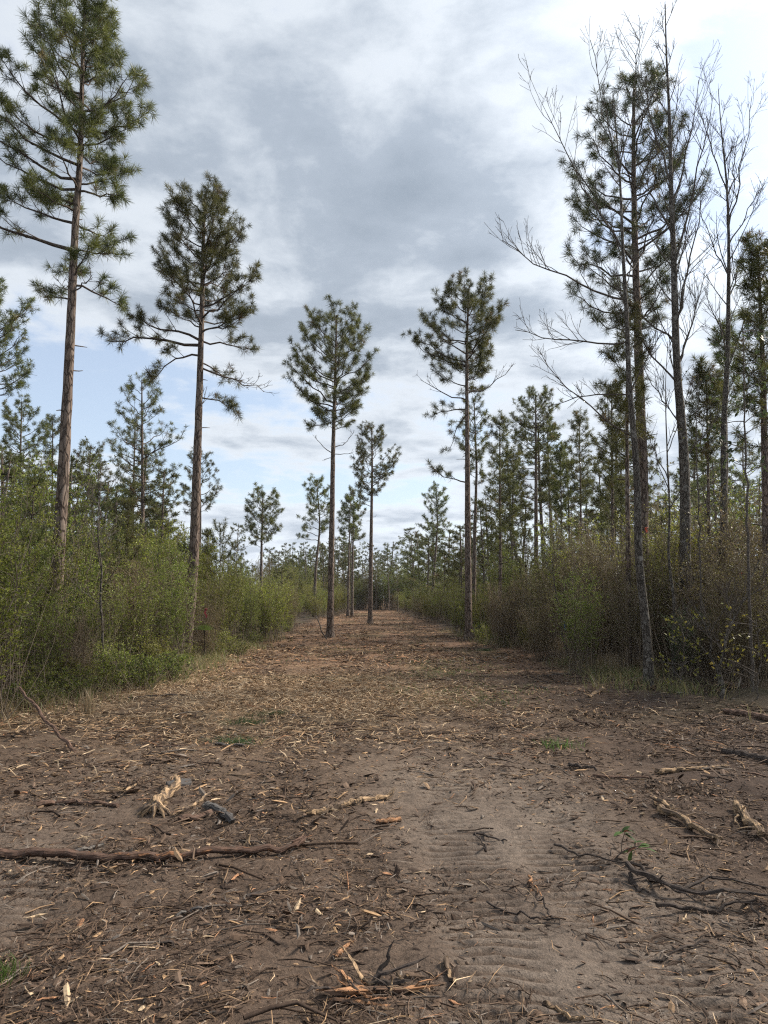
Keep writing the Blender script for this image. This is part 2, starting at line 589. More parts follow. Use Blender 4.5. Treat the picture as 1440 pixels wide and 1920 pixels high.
def soil_col(x, y):
    x = np.asarray(x, float)
    y = np.asarray(y, float)
    dark = np.array((0.094, 0.069, 0.053))
    clay = np.array((0.150, 0.125, 0.105))
    straw = np.array((0.29, 0.205, 0.125))
    red = np.array((0.25, 0.150, 0.090))
    litter = np.array((0.060, 0.047, 0.036))
    grn = np.array((0.075, 0.075, 0.035))
    c = np.ones(x.shape + (3,)) * dark
    n = vnoise(x, y, 1.1, 21)
    n2 = vnoise(x, y, 0.35, 22)
    mk = 0.6 * np.exp(-((x - 1.15 + 0.13 * (y - 3.3)) / 0.95) ** 4) * (1 - sstep(y, 6.5, 12))
    mk = np.maximum(mk, 0.45 * np.exp(-((x + 2.3) / 0.7) ** 2) * (1 - sstep(y, 6, 9)))
    mk = mk * (0.45 + 0.9 * n) * (0.6 + 0.7 * n2)
    tz, tm = tread(x, y)
    groove = np.clip(-(tz + 0.012 * tm) / 0.008, 0, 1)     # groove shade painted into the soil colour where ridges shade weakly, plus dark crumbs
    mk = np.clip(mk * (1 - 0.8 * groove) + 0.25 * tm * (1 - groove), 0, 1)[..., None]
    c = c * (1 - mk) + clay * mk
    c = c * (1 - 0.2 * groove[..., None])
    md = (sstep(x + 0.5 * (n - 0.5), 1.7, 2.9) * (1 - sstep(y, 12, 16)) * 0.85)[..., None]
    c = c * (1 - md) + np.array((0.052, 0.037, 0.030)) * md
    ms = np.exp(-((y - 12.5) / 3.6) ** 2) * np.exp(-((x + 1.4) / 2.9) ** 2) * (0.35 + 1.0 * n)
    ms = np.maximum(ms, 0.75 * np.exp(-((x - edge_l(y) - 0.5) / 0.8) ** 2) * sstep(y, 7, 9) * (1 - sstep(y, 18, 26)))
    ms = np.clip(ms * (0.55 + 0.8 * n2), 0, 0.95)[..., None]
    c = c * (1 - ms) + straw * ms
    mr = sstep(y, 11, 22)[..., None] * (0.55 + 0.45 * n[..., None])
    c = c * (1 - mr * 0.8) + red * mr * 0.8
    mf = sstep(y, 25, 60)[..., None] * (0.4 + 0.4 * n2[..., None])
    c = c * (1 - mf) + np.array((0.235, 0.148, 0.092)) * mf
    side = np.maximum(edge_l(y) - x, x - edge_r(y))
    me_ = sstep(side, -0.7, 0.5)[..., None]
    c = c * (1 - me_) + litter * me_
    mg = (sstep(vnoise(x, y, 1.7, 31), 0.62, 0.8) * sstep(y, 8, 14) * 0.5)[..., None]
    c = c * (1 - mg) + grn * mg
    mdk = (sstep(vnoise(x * 0.4, y, 2.8, 52), 0.58, 0.75) * sstep(y, 16, 26) * 0.55)[..., None]     # darker patches scattered by noise
    c = c * (1 - mdk) + np.array((0.085, 0.055, 0.042)) * mdk
    # pale sandy cross road at the far end
    rd = (sstep(y, 90, 90.4) * (1 - sstep(y, 92, 92.4)) * 0.6)[..., None]
    c = c * (1 - rd) + np.array((0.45, 0.40, 0.34)) * rd
    return c


mb = MB()
ny, nx = GX.shape
ii = np.arange(ny - 1)[:, None] * nx + np.arange(nx - 1)[None, :]
q = np.stack([ii, ii + 1, ii + nx + 1, ii + nx], -1).reshape(-1, 4)
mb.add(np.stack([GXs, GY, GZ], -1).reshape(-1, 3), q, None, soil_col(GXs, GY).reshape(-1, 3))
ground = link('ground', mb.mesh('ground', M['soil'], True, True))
tag(ground, 'bare trampled brown soil of the mulched clearing between the thickets', None, kind='structure')


# ------------------------------------------------------------------ pine needles
def needles(mb, P_, A_, N, L, w, colA, colB, rng, spread=1.1, back=0.10):
    """P_: tuft positions, A_: tuft axes; N blades each"""
    T = len(P_)
    if T == 0:
        return
    P_ = np.asarray(P_, float)
    A_ = norm(A_)
    Lt = L * rng.uniform(0.75, 1.1, T)
    base = P_[:, None, :] - A_[:, None, :] * (rng.random((T, N, 1)) * back)
    d = A_[:, None, :] * rng.uniform(0.05, 1.0, (T, N, 1)) + rng.normal(0, 0.55, (T, N, 3)) * spread
    d = norm(d)
    ln = Lt[:, None, None] * rng.uniform(0.65, 1.0, (T, N, 1))
    tip = base + d * ln
    tip[..., 2] -= 0.10 * ln[..., 0]
    sd_ = norm(np.cross(d, rng.normal(0, 1, (T, N, 3)))) * w
    mid = base + d * ln * 0.35
    V = np.stack([base, mid + sd_, tip, mid - sd_], 2).reshape(-1, 3)
    q = np.arange(T * N * 4).reshape(-1, 4)
    k = rng.random((T, 1, 1))
    c = np.asarray(colA) * (1 - k) + np.asarray(colB) * k
    yl = (rng.random((T, 1, 1)) < 0.035)
    c = np.where(yl, np.array((0.16, 0.115, 0.04)), c)
    c = c * rng.uniform(0.7, 1.25, (T, N, 1))
    c = np.repeat(c.reshape(-1, 3), 4, 0)
    mb.add(V, q, None, c)


NEED_A, NEED_B = (0.048, 0.062, 0.018), (0.155, 0.160, 0.042)
NEED_FA, NEED_FB = (0.054, 0.069, 0.022), (0.145, 0.152, 0.044)


def path_at(pts, z):
    pts = np.asarray(pts)
    return np.array([np.interp(z, pts[:, 2], pts[:, i]) for i in range(3)])


def make_limb(lmb, tufts, p0, tip, r0, rng, droop=0.0, subs=6, sub_len=0.38, first=0.3, bare=False, brush=False, twigr=0.006, tk=1.0):
    """a pine limb from p0 to tip with side branches; needle tufts are collected in `tufts`"""
    p0, tip = np.asarray(p0, float), np.asarray(tip, float)
    d = tip - p0
    L = np.linalg.norm(d) + 1e-6
    up = np.array((0, 0, 1.0))
    h = np.array((d[0], d[1], 0.0))
    ctrl = p0 + 0.55 * h + up * (0.28 * d[2] + droop * L)
    n = 7
    pts = bez(p0, ctrl, tip, n)
    pts[1:-1] += rng.normal(0, 0.022 * L, (n - 2, 3))
    r = np.linspace(r0, max(twigr, r0 * 0.22), n)
    tube(lmb, pts, r, 5)
    hd = norm(h) if np.linalg.norm(h) > 0.05 else norm(rng.normal(0, 1, 3) * (1, 1, 0))
    side = np.array((-hd[1], hd[0], 0))
    tan_end = norm(pts[-1] - pts[-3])
    if not bare:
        tufts.append((tip, norm(tan_end + 0.5 * up)))
    sg = 1 if rng.random() < 0.5 else -1
    for i in range(subs):
        t = first + (1 - first) * (i + rng.random() * 0.7) / max(subs, 1)
        t = min(t, 0.97)
        k = t * (n - 1)
        i0 = int(k)
        b = pts[i0] + (pts[min(i0 + 1, n - 1)] - pts[i0]) * (k - i0)
        sg = -sg
        tan = norm(pts[min(i0 + 1, n - 1)] - pts[max(i0 - 1, 0)])
        dd = norm(tan * rng.uniform(0.5, 1.0) + side * sg * rng.uniform(0.45, 1.0) + up * rng.uniform(-0.15, 0.55))
        l2 = L * sub_len * rng.uniform(0.6, 1.15) * (1.15 - 0.65 * t)
        l2 = max(l2, 0.22)
        e = b + dd * l2 + up * 0.18 * l2
        mid = b + dd * l2 * 0.5 + rng.normal(0, 0.05 * l2, 3) - up * 0.05 * l2
        r2 = max(twigr * 1.15, r0 * 0.38 * (1 - 0.5 * t))
        tube(lmb, bez(b, mid, e, 4), np.linspace(r2, twigr, 4), 3)
        if not bare and rng.random() < 0.35:      # bare dead twiglets inside the crown
            q9 = b + (e - b) * rng.uniform(0.1, 0.6)
            d9 = norm(rng.normal(0, 1, 3) + dd * 0.5)
            tube(lmb, np.stack([q9, q9 + d9 * 0.16 + rng.normal(0, 0.02, 3), q9 + d9 * 0.32]), (twigr, twigr * .8, twigr * .6), 3)
        if not bare:
            tufts.append((e, norm(e - mid + up * 0.25)))
        m_ = int(rng.integers(2, 4) * tk + 0.5)
        for j in range(m_):
            tt = rng.uniform(0.68, 0.97)
            q0 = b + (e - b) * tt
            d3 = norm((e - b) / l2 + rng.normal(0, 0.6, 3) + up * 0.3)
            l3 = rng.uniform(0.10, 0.26)
            e3 = q0 + d3 * l3
            tube(lmb, np.stack([q0, q0 + d3 * l3 * 0.5 + rng.normal(0, 0.02, 3), e3]), (twigr, twigr * 0.9, twigr * 0.8), 3)
            if not bare and rng.random() < 0.92:
                tufts.append((e3, norm(d3 + up * 0.3)))
    if brush:
        for t in np.arange(0.35, 1.0, 0.26 / max(L, 0.3)):
            k = t * (n - 1)
            i0 = int(k)
            b = pts[i0] + (pts[min(i0 + 1, n - 1)] - pts[i0]) * (k - i0)
            tufts.append((b, norm(tan_end + 0.7 * up)))


def pine(name, label, Y, trunk_px, rows, base_w, n_limbs, seed, group=None, extra=(), dead=(), stubs=(), N=34, L=0.21, w=0.0055,
         limb_parts=True, sub=6, droop=-0.05, rise=0.72, brush=False, ground_z=None, colA=NEED_A, colB=NEED_B, stub_n=6, fill=0.55, tk=0.7,
         cat='pine tree', crown_top_extra=True):
    """a pine read off the photograph: trunk_px = (u, v) points from bottom to top, rows = crown outline (v, left u, right u)"""
    rng = np.random.default_rng(seed)
    px = F_PX / Y
    tp = [at(u, v, Y) for u, v in trunk_px]
    if ground_z is None:
        g = tp[0].copy()
        dirn = (tp[0] - tp[1]) / (tp[0][2] - tp[1][2] + 1e-9)
        if g[2] > 0.1:
            g = tp[0] - dirn * g[2]
        g[1] = Y
        g[2] = float(gz(g[0], g[1])) - 0.03
        if tp[0][2] > 0.6:
            tp = [g] + tp
        else:
            tp[0] = g
    tp = np.array(tp)
    topz = tp[-1][2]
    zb = tp[0][2]
    nr = 46 if limb_parts else 16
    zs = np.linspace(zb, topz, nr)
    pts = np.stack([np.interp(zs, tp[:, 2], tp[:, 0]), np.interp(zs, tp[:, 2], tp[:, 1]), zs], 1)
    # smooth the polyline and let it wander a little
    for _ in range(3):
        pts[1:-1] = 0.25 * pts[:-2] + 0.5 * pts[1:-1] + 0.25 * pts[2:]
    f = (zs - zb) / (topz - zb)
    pts[:, 1] += 0.06 * np.sin(f * 5 + seed) * f
    r0 = base_w / 2
    rad = r0 * (1 - 0.80 * f ** 1.25)
    rad = rad + r0 * 0.6 * np.exp(-(zs - zb) / 0.22)
    rad = np.maximum(rad, 0.012)
    root = empty(name, (pts[0][0], pts[0][1], pts[0][2]))
    o0 = pts[0].copy()
    tmb = MB()
    tube(tmb, pts - o0, rad, 14 if limb_parts else 7, rough=0.07 if limb_parts else 0.04, seed=seed)
    link('trunk', tmb.mesh('trunk', M['bark'] if limb_parts else M['bark_far'], True), root)
    rows = sorted(rows, key=lambda r: -r[0])
    rz, rl, rr = [], [], []
    for v, ul, ur in rows:
        pl, pr = at(ul, v, Y), at(ur, v, Y)
        c = path_at(pts, min(pl[2], topz))
        rz.append(pl[2])
        rl.append(max(c[0] - pl[0], 0.05))
        rr.append(max(pr[0] - c[0], 0.05))
    rz, rl, rr = map(np.array, (rz, rl, rr))
    z0, z1 = rz[0], rz[-1]
    tufts = []
    mat = M['limb']
    allmb = MB()

    def emit(lmb):
        if limb_parts:
            link('limb', lmb.mesh('limb', mat, True), root)

    az = rng.random() * 6.28
    for i in range(n_limbs):
        ft = (i + rng.random()) / n_limbs
        zt = z0 + (z1 - z0) * ft ** 0.82
        az += 2.39996 + rng.normal(0, 0.35)
        cx, sy = math.cos(az), math.sin(az)
        eL, eR = np.interp(zt, rz, rl), np.interp(zt, rz, rr)
        ex = (eR if cx > 0 else eL)
        av = 0.5 * (eL + eR)
        R = math.sqrt((cx * ex) ** 2 + (sy * av) ** 2)
        R *= rng.uniform(fill, 1.0) if i % 3 else rng.uniform(0.92, 1.04)
        R = max(R - L * 0.3, 0.12)
        up_ = rise * R * (0.45 + 0.9 * ft) + 0.1
        za = min(zt - up_, topz - 0.25)
        za = max(za, z0 - 0.8 * R * 0.3)
        p0 = path_at(pts, za)
        pc = path_at(pts, min(zt, topz))
        tip = np.array((pc[0] + cx * R, pc[1] + sy * R, zt))
        lmb = MB() if limb_parts else allmb
        rl_ = min(0.0135 * R + 0.010, float(np.interp(za, zs, rad)) * 0.6)
        make_limb(lmb, tufts, p0 - o0, tip - o0, max(rl_, 0.012), rng, droop, max(3, int(sub * min(1.3, 0.45 + R / 1.6))), brush=brush, tk=tk)
        emit(lmb)
    for (va, ut, vt, dy, sb, dr) in extra:
        a = path_at(pts, at(720, va, Y)[2])
        t = at(ut, vt, Y)
        t[1] += dy
        lmb = MB() if limb_parts else allmb
        R = np.linalg.norm(t - a)
        make_limb(lmb, tufts, a - o0, t - o0, 0.014 * R + 0.012, rng, dr, sb, sub_len=0.34, first=0.25)
        emit(lmb)
    for (va, ut, vt, dy, sb) in dead:
        a = path_at(pts, at(720, va, Y)[2])
        t = at(ut, vt, Y)
        t[1] += dy
        lmb = MB() if limb_parts else allmb
        R = np.linalg.norm(t - a)
        make_limb(lmb, [], a - o0, t - o0, 0.010 * R + 0.012, rng, -0.06, sb, sub_len=0.4, bare=True, first=0.45)
        emit(lmb)
    for i in range(stub_n if limb_parts else 0):
        za = zb + (z0 - zb) * rng.uniform(0.45, 1.0)
        a = path_at(pts, za)
        g = rng.random() * 6.28
        l = rng.uniform(0.12, 0.45)
        dd = np.array((math.cos(g), math.sin(g), rng.uniform(-0.1, 0.4)))
        lmb = MB()
        tube(lmb, bez(a - o0, a - o0 + dd * l * 0.6, a - o0 + dd * l + (0, 0, rng.normal(0, 0.05)), 4), (0.017, 0.014, 0.011, 0.006), 4)
        link('broken_limb', lmb.mesh('broken_limb', mat, True), root)
    for i in range(5):
        a = rng.normal(0, 0.12, 3)
        tufts.append((pts[-1] - o0 + a * (1, 1, 0.6) + (0, 0, -0.05), norm(a + (0, 0, 0.25))))
    if not limb_parts:
        link('limbs', allmb.mesh('limbs', mat, True), root)
    nmb = MB()
    needles(nmb, np.array([t[0] for t in tufts]), np.array([t[1] for t in tufts]), N, L, w, colA, colB, rng)
    link('crown', nmb.mesh('crown', M['needles'], False, True), root)
    tag(root, label, cat, group)
    return root


print('stage trees')
TREES = []
pine('pine_tree', 'tallest pine with long bare trunk rising from the thicket at far left', 15,
     [(100, 1180), (115, 950), (128, 700), (140, 450), (152, 300), (157, 100), (160, 10)],
     [(0, 120, 200), (40, 70, 222), (70, 60, 228), (130, 12, 268), (165, 5, 275), (210, -10, 272), (260, -35, 250), (300, -20, 262), (345, 25, 230)],
     0.275, 44, 101, sub=6, N=62, L=0.26, w=0.0042, tk=0.75, rise=0.6,
     extra=[(360, 240, 385, -0.4, 6, -0.10), (380, 60, 350, 0.5, 7, 0.05), (420, 20, 390, -0.3, 8, 0.06), (470, -60, 400, 0.0, 9, 0.08), (470, 210, 465, 0.3, 6, 0.0),
            (520, 185, 480, -0.5, 5, 0.0), (420, 195, 420, 0.8, 5, 0.0), (400, 100, 400, -0.9, 6, 0.0), (500, 100, 480, 0.9, 5, 0.0), (560, 75, 545, 0.3, 5, 0.06), (535, 225, 570, 0.2, 5, 0.02)],
     dead=[(545, 100, 520, 0.4, 5), (545, 190, 535, -0.5, 4)])
pine('pine_tree', 'second pine with rounded crown and one long limb drooping to the left', 20,
     [(352, 1180), (363, 1060), (372, 800), (379, 600), (381, 480), (384, 365)],
     [(350, 345, 420), (375, 316, 436), (415, 298, 456), (450, 270, 466), (500, 280, 470), (540, 295, 500), (575, 300, 506), (600, 320, 490)],
     0.30, 44, 102, sub=6, N=56, L=0.25, w=0.0044, tk=0.8, fill=0.65,
     extra=[(648, 200, 635, 0.2, 11, 0.10), (640, 250, 600, -0.5, 8, 0.05), (668, 290, 725, -0.4, 7, 0.14), (640, 470, 650, 0.3, 6, 0.02), (625, 455, 615, -0.4, 6, 0.04), (745, 440, 768, 0.1, 6, 0.08), (680, 420, 700, 0.7, 4, 0.0)],
     dead=[(690, 495, 735, 0.0, 9), (780, 385, 720, 0.2, 2)])
pine('pine_tree', 'slender pine standing alone at the left edge of the bare trail', 28.5,
     [(619, 1197), (622, 1000), (625, 830), (629, 680), (631, 590)],
     [(577, 592, 668), (600, 564, 686), (640, 549, 692), (680, 537, 714), (710, 527, 706), (740, 555, 692), (770, 570, 683), (800, 577, 655)],
     0.27, 42, 103, sub=6, N=44, L=0.26, w=0.0052, tk=0.85, fill=0.65,
     extra=[(790, 575, 800, 0.4, 5, 0.0)],
     dead=[(850, 590, 815, 0.1, 1), (857, 604, 863, 0.0, 1), (852, 664, 847, 0.0, 1), (840, 660, 810, 0.4, 3)])
pine('pine_tree', 'slender pine at the right edge of the trail with tiered flat crown', 27.4,
     [(879, 1202), (877, 1000), (876, 800), (875, 680), (878, 560), (880, 535)],
     [(525, 842, 916), (550, 828, 926), (580, 806, 935), (600, 780, 967), (640, 772, 958), (665, 820, 948), (690, 845, 930), (705, 775, 930), (720, 775, 905)],
     0.27, 40, 104, sub=6, N=44, L=0.26, w=0.0052, tk=0.85, fill=0.65, rise=0.55,
     extra=[(768, 812, 775, 0.5, 6, 0.10), (780, 845, 838, 0.6, 5, 0.15), (905, 812, 882, 0.2, 7, 0.03)],
     dead=[(750, 787, 716, -0.3, 5), (738, 957, 688, 0.2, 6)])
pine('pine_tree', 'tall dark pine wound among bare hardwoods at the right of the clearing', 17,
     [(1204, 1252), (1205, 900), (1196, 600), (1190, 400), (1188, 250), (1190, 150)],
     [(138, 1165, 1215), (180, 1122, 1270), (230, 1088, 1300), (280, 1076, 1300), (330, 1048, 1290), (370, 1036, 1320), (420, 1050, 1315), (470, 1065, 1290), (520, 1032, 1270), (570, 1040, 1250), (605, 1090, 1235)],
     0.30, 50, 105, sub=6, N=54, L=0.25, w=0.0044, rise=0.75, tk=0.65, fill=0.6, colA=(0.034, 0.048, 0.016), colB=(0.09, 0.10, 0.03))  # backlit darkness of this crown is put into its needle colours
pine('pine_tree', 'dark pine cut by the right edge of the picture, drooping tufts', 14,
     [(1450, 1180), (1440, 1050), (1432, 700), (1424, 560), (1418, 470)],
     [(458, 1405, 1435), (500, 1386, 1455), (560, 1392, 1470), (650, 1382, 1490), (760, 1390, 1490), (830, 1400, 1480)],
     0.2, 30, 106, sub=5, N=42, L=0.24, brush=True)
pine('pine_tree', 'pine crown cut by the left edge behind the tallest pine', 22,
     [(-32, 1100), (-26, 800), (-20, 545)],
     [(530, -50, 30), (560, -70, 58), (610, -80, 70), (640, -80, 86), (690, -90, 72), (730, -70, 30)],
     0.30, 34, 107, sub=7, N=34)
pine('pine_tree', 'conical pine with open lower branches between the two tall left pines', 34,
     [(264, 1130), (268, 950), (267, 800), (266, 712)],
     [(700, 250, 286), (740, 226, 312), (770, 202, 322), (800, 186, 346), (850, 196, 325), (890, 217, 342), (930, 205, 318)],
     0.24, 32, 108, sub=5, N=30, L=0.26, w=0.007, tk=0.5)
pine('pine_tree', 'slim pine half hidden behind the conical pine', 38,
     [(246, 1130), (250, 950), (253, 790)],
     [(790, 235, 270), (850, 222, 285), (900, 205, 300), (935, 215, 290)], 0.22, 18, 109, sub=4, N=24, L=0.25, w=0.008, limb_parts=False)
pine('pine_tree', 'middle-distance pine standing in the trail with crown leaning right', 45.7,
     [(694, 1170), (696, 1000), (698, 880), (697, 800)],
     [(795, 683, 716), (825, 655, 735), (855, 640, 758), (885, 640, 745), (910, 655, 730), (935, 668, 715)],
     0.30, 34, 110, sub=6, N=28, L=0.27, w=0.009, dead=[(950, 665, 930, 0.2, 2), (970, 705, 968, 0, 1)])
pine('pine_tree', 'small-crowned pine seen just behind the second left pine', 45,
     [(372, 1120), (376, 980), (374, 850)],
     [(842, 358, 392), (870, 332, 408), (905, 336, 420), (945, 326, 398), (965, 350, 390)], 0.22, 20, 111, sub=5, N=26, L=0.27, w=0.009, limb_parts=False)
pine('pine_tree', 'neat round-crowned pine above the left hedge', 50,
     [(489, 1140), (490, 1030), (493, 925)],
     [(915, 475, 514), (940, 457, 533), (970, 452, 532), (1000, 456, 528), (1022, 470, 508)], 0.26, 30, 112, sub=6, N=26, L=0.29, w=0.010, limb_parts=False)
pine('pine_tree', 'leaning pine just left of the alone slender pine, hollow sided crown', 55,
     [(589, 1160), (591, 1070), (601, 985), (593, 900)],
     [(893, 577, 610), (920, 562, 622), (950, 564, 628), (985, 550, 622), (1005, 555, 612)], 0.26, 30, 113, sub=5, N=26, L=0.30, w=0.010, limb_parts=False)
pine('pine_tree', 'thin twin-like pine, left one of the close pair in the trail', 62,
     [(652, 1158), (654, 1050), (657, 935)],
     [(930, 642, 665), (960, 632, 672), (990, 632, 672), (1010, 640, 668)], 0.22, 20, 114, sub=5, N=24, L=0.32, w=0.012, limb_parts=False)
pine('pine_tree', 'thin twin-like pine, right one of the close pair in the trail', 63,
     [(660, 1157), (661, 1050), (664, 918)],
     [(915, 655, 680), (945, 646, 690), (985, 648, 691), (1010, 652, 684)], 0.24, 22, 115, sub=5, N=24, L=0.32, w=0.012, limb_parts=False)
pine('pine_tree', 'leaning ragged pine beyond the right pine of the trail', 60,
     [(808, 1150), (813, 1080), (821, 985), (818, 915)],
     [(908, 806, 834), (928, 790, 844), (955, 798, 838), (985, 780, 845), (1015, 798, 838)], 0.26, 30, 116, sub=5, N=24, L=0.30, w=0.011, limb_parts=False)
pine('pine_tree', 'slim pine directly behind the right trailside pine', 35,
     [(888, 1170), (890, 1000), (894, 880), (889, 750)],
     [(745, 872, 910), (780, 850, 916), (830, 838, 912), (870, 850, 905), (905, 870, 910)], 0.22, 26, 117, sub=5, N=28, L=0.25, w=0.008)
pine('pine_tree', 'young dense pine with spire top beside the right trailside pine', 29,
     [(938, 1195), (938, 1000), (937, 790)],
     [(778, 928, 948), (830, 910, 966), (880, 900, 976), (940, 892, 984), (1000, 900, 975), (1040, 915, 960)], 0.16, 32, 118, sub=4, N=30, L=0.25, w=0.007, brush=True)
pine('pine_tree', 'bushy young pine close behind the spire-topped young pine', 33,
     [(960, 1150), (961, 1000), (962, 850)],
     [(845, 950, 975), (880, 935, 990), (930, 930, 1000), (990, 935, 995)], 0.16, 24, 119, sub=4, N=26, L=0.25, w=0.008, brush=True, limb_parts=False)
pine('pine_tree', 'round-topped pine with clear trunk above the brown right thicket', 38,
     [(1006, 1150), (1005, 950), (1004, 740)],
     [(728, 988, 1028), (755, 960, 1048), (790, 955, 1052), (830, 962, 1046), (865, 975, 1032)], 0.27, 34, 120, sub=6, N=30, L=0.25, w=0.008)
pine('pine_tree', 'narrow young pine with pointed leader right of the round-topped pine', 32,
     [(1090, 1150), (1089, 1000), (1086, 785)],
     [(772, 1078, 1096), (810, 1062, 1112), (860, 1060, 1128), (920, 1066, 1124), (960, 1072, 1118)], 0.15, 26, 121, sub=4, N=30, L=0.25, w=0.007, brush=True)
pine('pine_tree', 'small dark pine sapling between round-topped and narrow young pines', 34,
     [(1054, 1150), (1053, 1000), (1051, 845)],
     [(838, 1044, 1060), (870, 1037, 1068), (930, 1034, 1076), (970, 1040, 1070)], 0.12, 20, 122, sub=3, N=28, L=0.25, w=0.008, brush=True, limb_parts=False)
pine('pine_tree', 'thin pine sapling just right of the round-topped pine trunk', 36,
     [(1033, 1150), (1032, 1000), (1029, 875)],
     [(866, 1020, 1040), (900, 1014, 1046), (950, 1012, 1050)], 0.12, 16, 123, sub=3, N=26, L=0.25, w=0.008, brush=True, limb_parts=False)
pine('pine_tree', 'leafy dark pine left of the big right pine trunk', 26,
     [(1150, 1160), (1149, 1000), (1147, 735)],
     [(722, 1132, 1162), (780, 1112, 1182), (850, 1106, 1192), (920, 1112, 1186), (980, 1125, 1170)], 0.18, 34, 124, sub=4, N=32, L=0.25, w=0.007, brush=True)
pine('pine_tree', 'dark young pine hugging the big right pine trunk', 15.5,
     [(1180, 1250), (1178, 1000), (1174, 590)],
     [(565, 1164, 1186), (620, 1122, 1216), (680, 1112, 1222), (740, 1128, 1228), (820, 1125, 1210), (870, 1140, 1200)], 0.13, 20, 125, sub=3, N=46, L=0.26, w=0.005, brush=True)
pine('pine_tree', 'young pine with dark bottlebrush top between two bare hardwoods', 18,
     [(1335, 1200), (1330, 1000), (1322, 700)],
     [(688, 1312, 1332), (730, 1294, 1350), (800, 1288, 1358), (870, 1298, 1352)], 0.12, 22, 126, sub=3, N=40, L=0.25, w=0.0055, brush=True)
pine('pine_tree', 'young pine leader near the palest bare hardwood at right', 20,
     [(1362, 1200), (1362, 900), (1358, 620)],
     [(608, 1345, 1372), (660, 1335, 1390), (730, 1330, 1395), (800, 1340, 1385)], 0.13, 20, 127, sub=3, N=36, L=0.25, w=0.006, brush=True)
pine('pine_tree', 'broad pine rising behind the thicket at the left edge', 42,
     [(36, 1130), (37, 950), (40, 752)],
     [(745, 18, 62), (780, -8, 84), (820, -16, 96), (860, -5, 88), (910, 5, 80)], 0.25, 34, 128, sub=6, N=28, L=0.27, w=0.009)
pine('pine_tree', 'narrow pine just left of the tallest pine trunk', 45,
     [(98, 1130), (98, 950), (98, 788)],
     [(780, 86, 114), (815, 74, 126), (860, 78, 124), (900, 84, 116)], 0.22, 22, 129, sub=5, N=26, L=0.28, w=0.010, limb_parts=False)
pine('pine_tree', 'scraggy pine just right of the tallest pine trunk', 40,
     [(158, 1130), (162, 950), (170, 836)],
     [(828, 148, 190), (860, 134, 208), (900, 140, 210), (945, 148, 200)], 0.2, 24, 130, sub=5, N=26, L=0.27, w=0.009, limb_parts=False)
pine('pine_tree', 'dense low pine crown behind the conical pine', 40,
     [(292, 1130), (293, 1050), (294, 945)],
     [(935, 275, 312), (960, 262, 325), (1000, 260, 330), (1030, 265, 325)], 0.2, 26, 131, sub=5, N=28, L=0.27, w=0.009, limb_parts=False, brush=True)

def sapling(label, u, v, Y, hw, seed):
    """young pine: a leader and whorls of upswept arms, each a bottlebrush of long needles"""
    rng = np.random.default_rng(seed)
    top = at(u, v, Y)
    b = np.array((top[0], Y, float(gz(top[0], Y)) - 0.03))
    H = top[2] - b[2]
    half = hw / F_PX * Y
    root = empty('pine_sapling', b)
    tm, lm, nm = MB(), MB(), MB()
    zs = np.linspace(0, H - 0.2, 10)
    pts = np.stack([0.02 * np.sin(zs * 2 + seed), 0.02 * np.cos(zs * 2), zs], 1)
    tube(tm, pts, np.linspace(0.035, 0.010, 10), 6)
    arms = [bez(pts[-2], pts[-1], (pts[-1][0], pts[-1][1], H - 0.15), 6)]
    wz = H - 0.42
    wh = 0
    while wz > 0.9 and wh < 5:
        nb = int(rng.integers(4, 7))
        a0 = rng.random() * 6.28
        for k in range(nb):
            a = a0 + k * 6.28 / nb + rng.normal(0, 0.25)
            R = half * min(1.0, 0.55 + 0.2 * wh) * rng.uniform(0.75, 1.1)
            p0 = path_at(pts, wz)
            d = np.array((math.cos(a), math.sin(a), 0))
            arms.append(bez(p0, p0 + d * R * 0.8 + (0, 0, 0.05), p0 + d * R + (0, 0, R * rng.uniform(0.7, 1.2) + 0.1), 6))
        wz -= rng.uniform(0.42, 0.6)
        wh += 1
    P_, A_ = [], []
    for c in arms:
        tube(lm, c, np.linspace(0.012, 0.006, 6), 4)
        L = np.linalg.norm(np.diff(c, axis=0), axis=1).sum()
        for t in np.arange(0.3, 1.0, 0.055 / max(L, 0.15)):
            k = t * 5
            i0 = min(int(k), 4)
            P_.append(c[i0] + (c[i0 + 1] - c[i0]) * (k - i0))
            A_.append(norm(c[i0 + 1] - c[i0]) * 1.3)
    link('trunk', tm.mesh('trunk', M['limb']), root)
    link('limbs', lm.mesh('limbs', M['limb']), root)
    needles(nm, np.array(P_), np.array(A_), 16, 0.20, 0.0045, NEED_A, NEED_B, rng, 0.75, 0.02)
    link('crown', nm.mesh('crown', M['needles'], False, True), root)
    tag(root, label, 'pine sapling', 'young pines in the thickets')


# young bottlebrush pines showing above the left thicket
for i, (u, v, Y, hw, lb) in enumerate([
        (66, 872, 13.5, 30, 'young pine with spreading dark candles at the far left of the thicket'),
        (240, 928, 20, 28, 'young pine sapling in the thicket below the conical pine'),
        (346, 1012, 23, 24, 'short pine sapling left of the second tall pine trunk'),
        (389, 985, 26, 16, 'slim pine sapling right beside the second tall pine trunk'),
        (414, 975, 25, 32, 'broad dark pine sapling right of the second tall pine'),
        (442, 1008, 28, 18, 'small pine sapling at the right end of the left thicket'),
        (1240, 955, 22, 26, 'young pine in the right thicket behind the tall bare hardwood'),
        (985, 985, 26, 22, 'pale young pine sapling in the brown right thicket')]):
    sapling(lb, u, v, Y, hw, 150 + i)


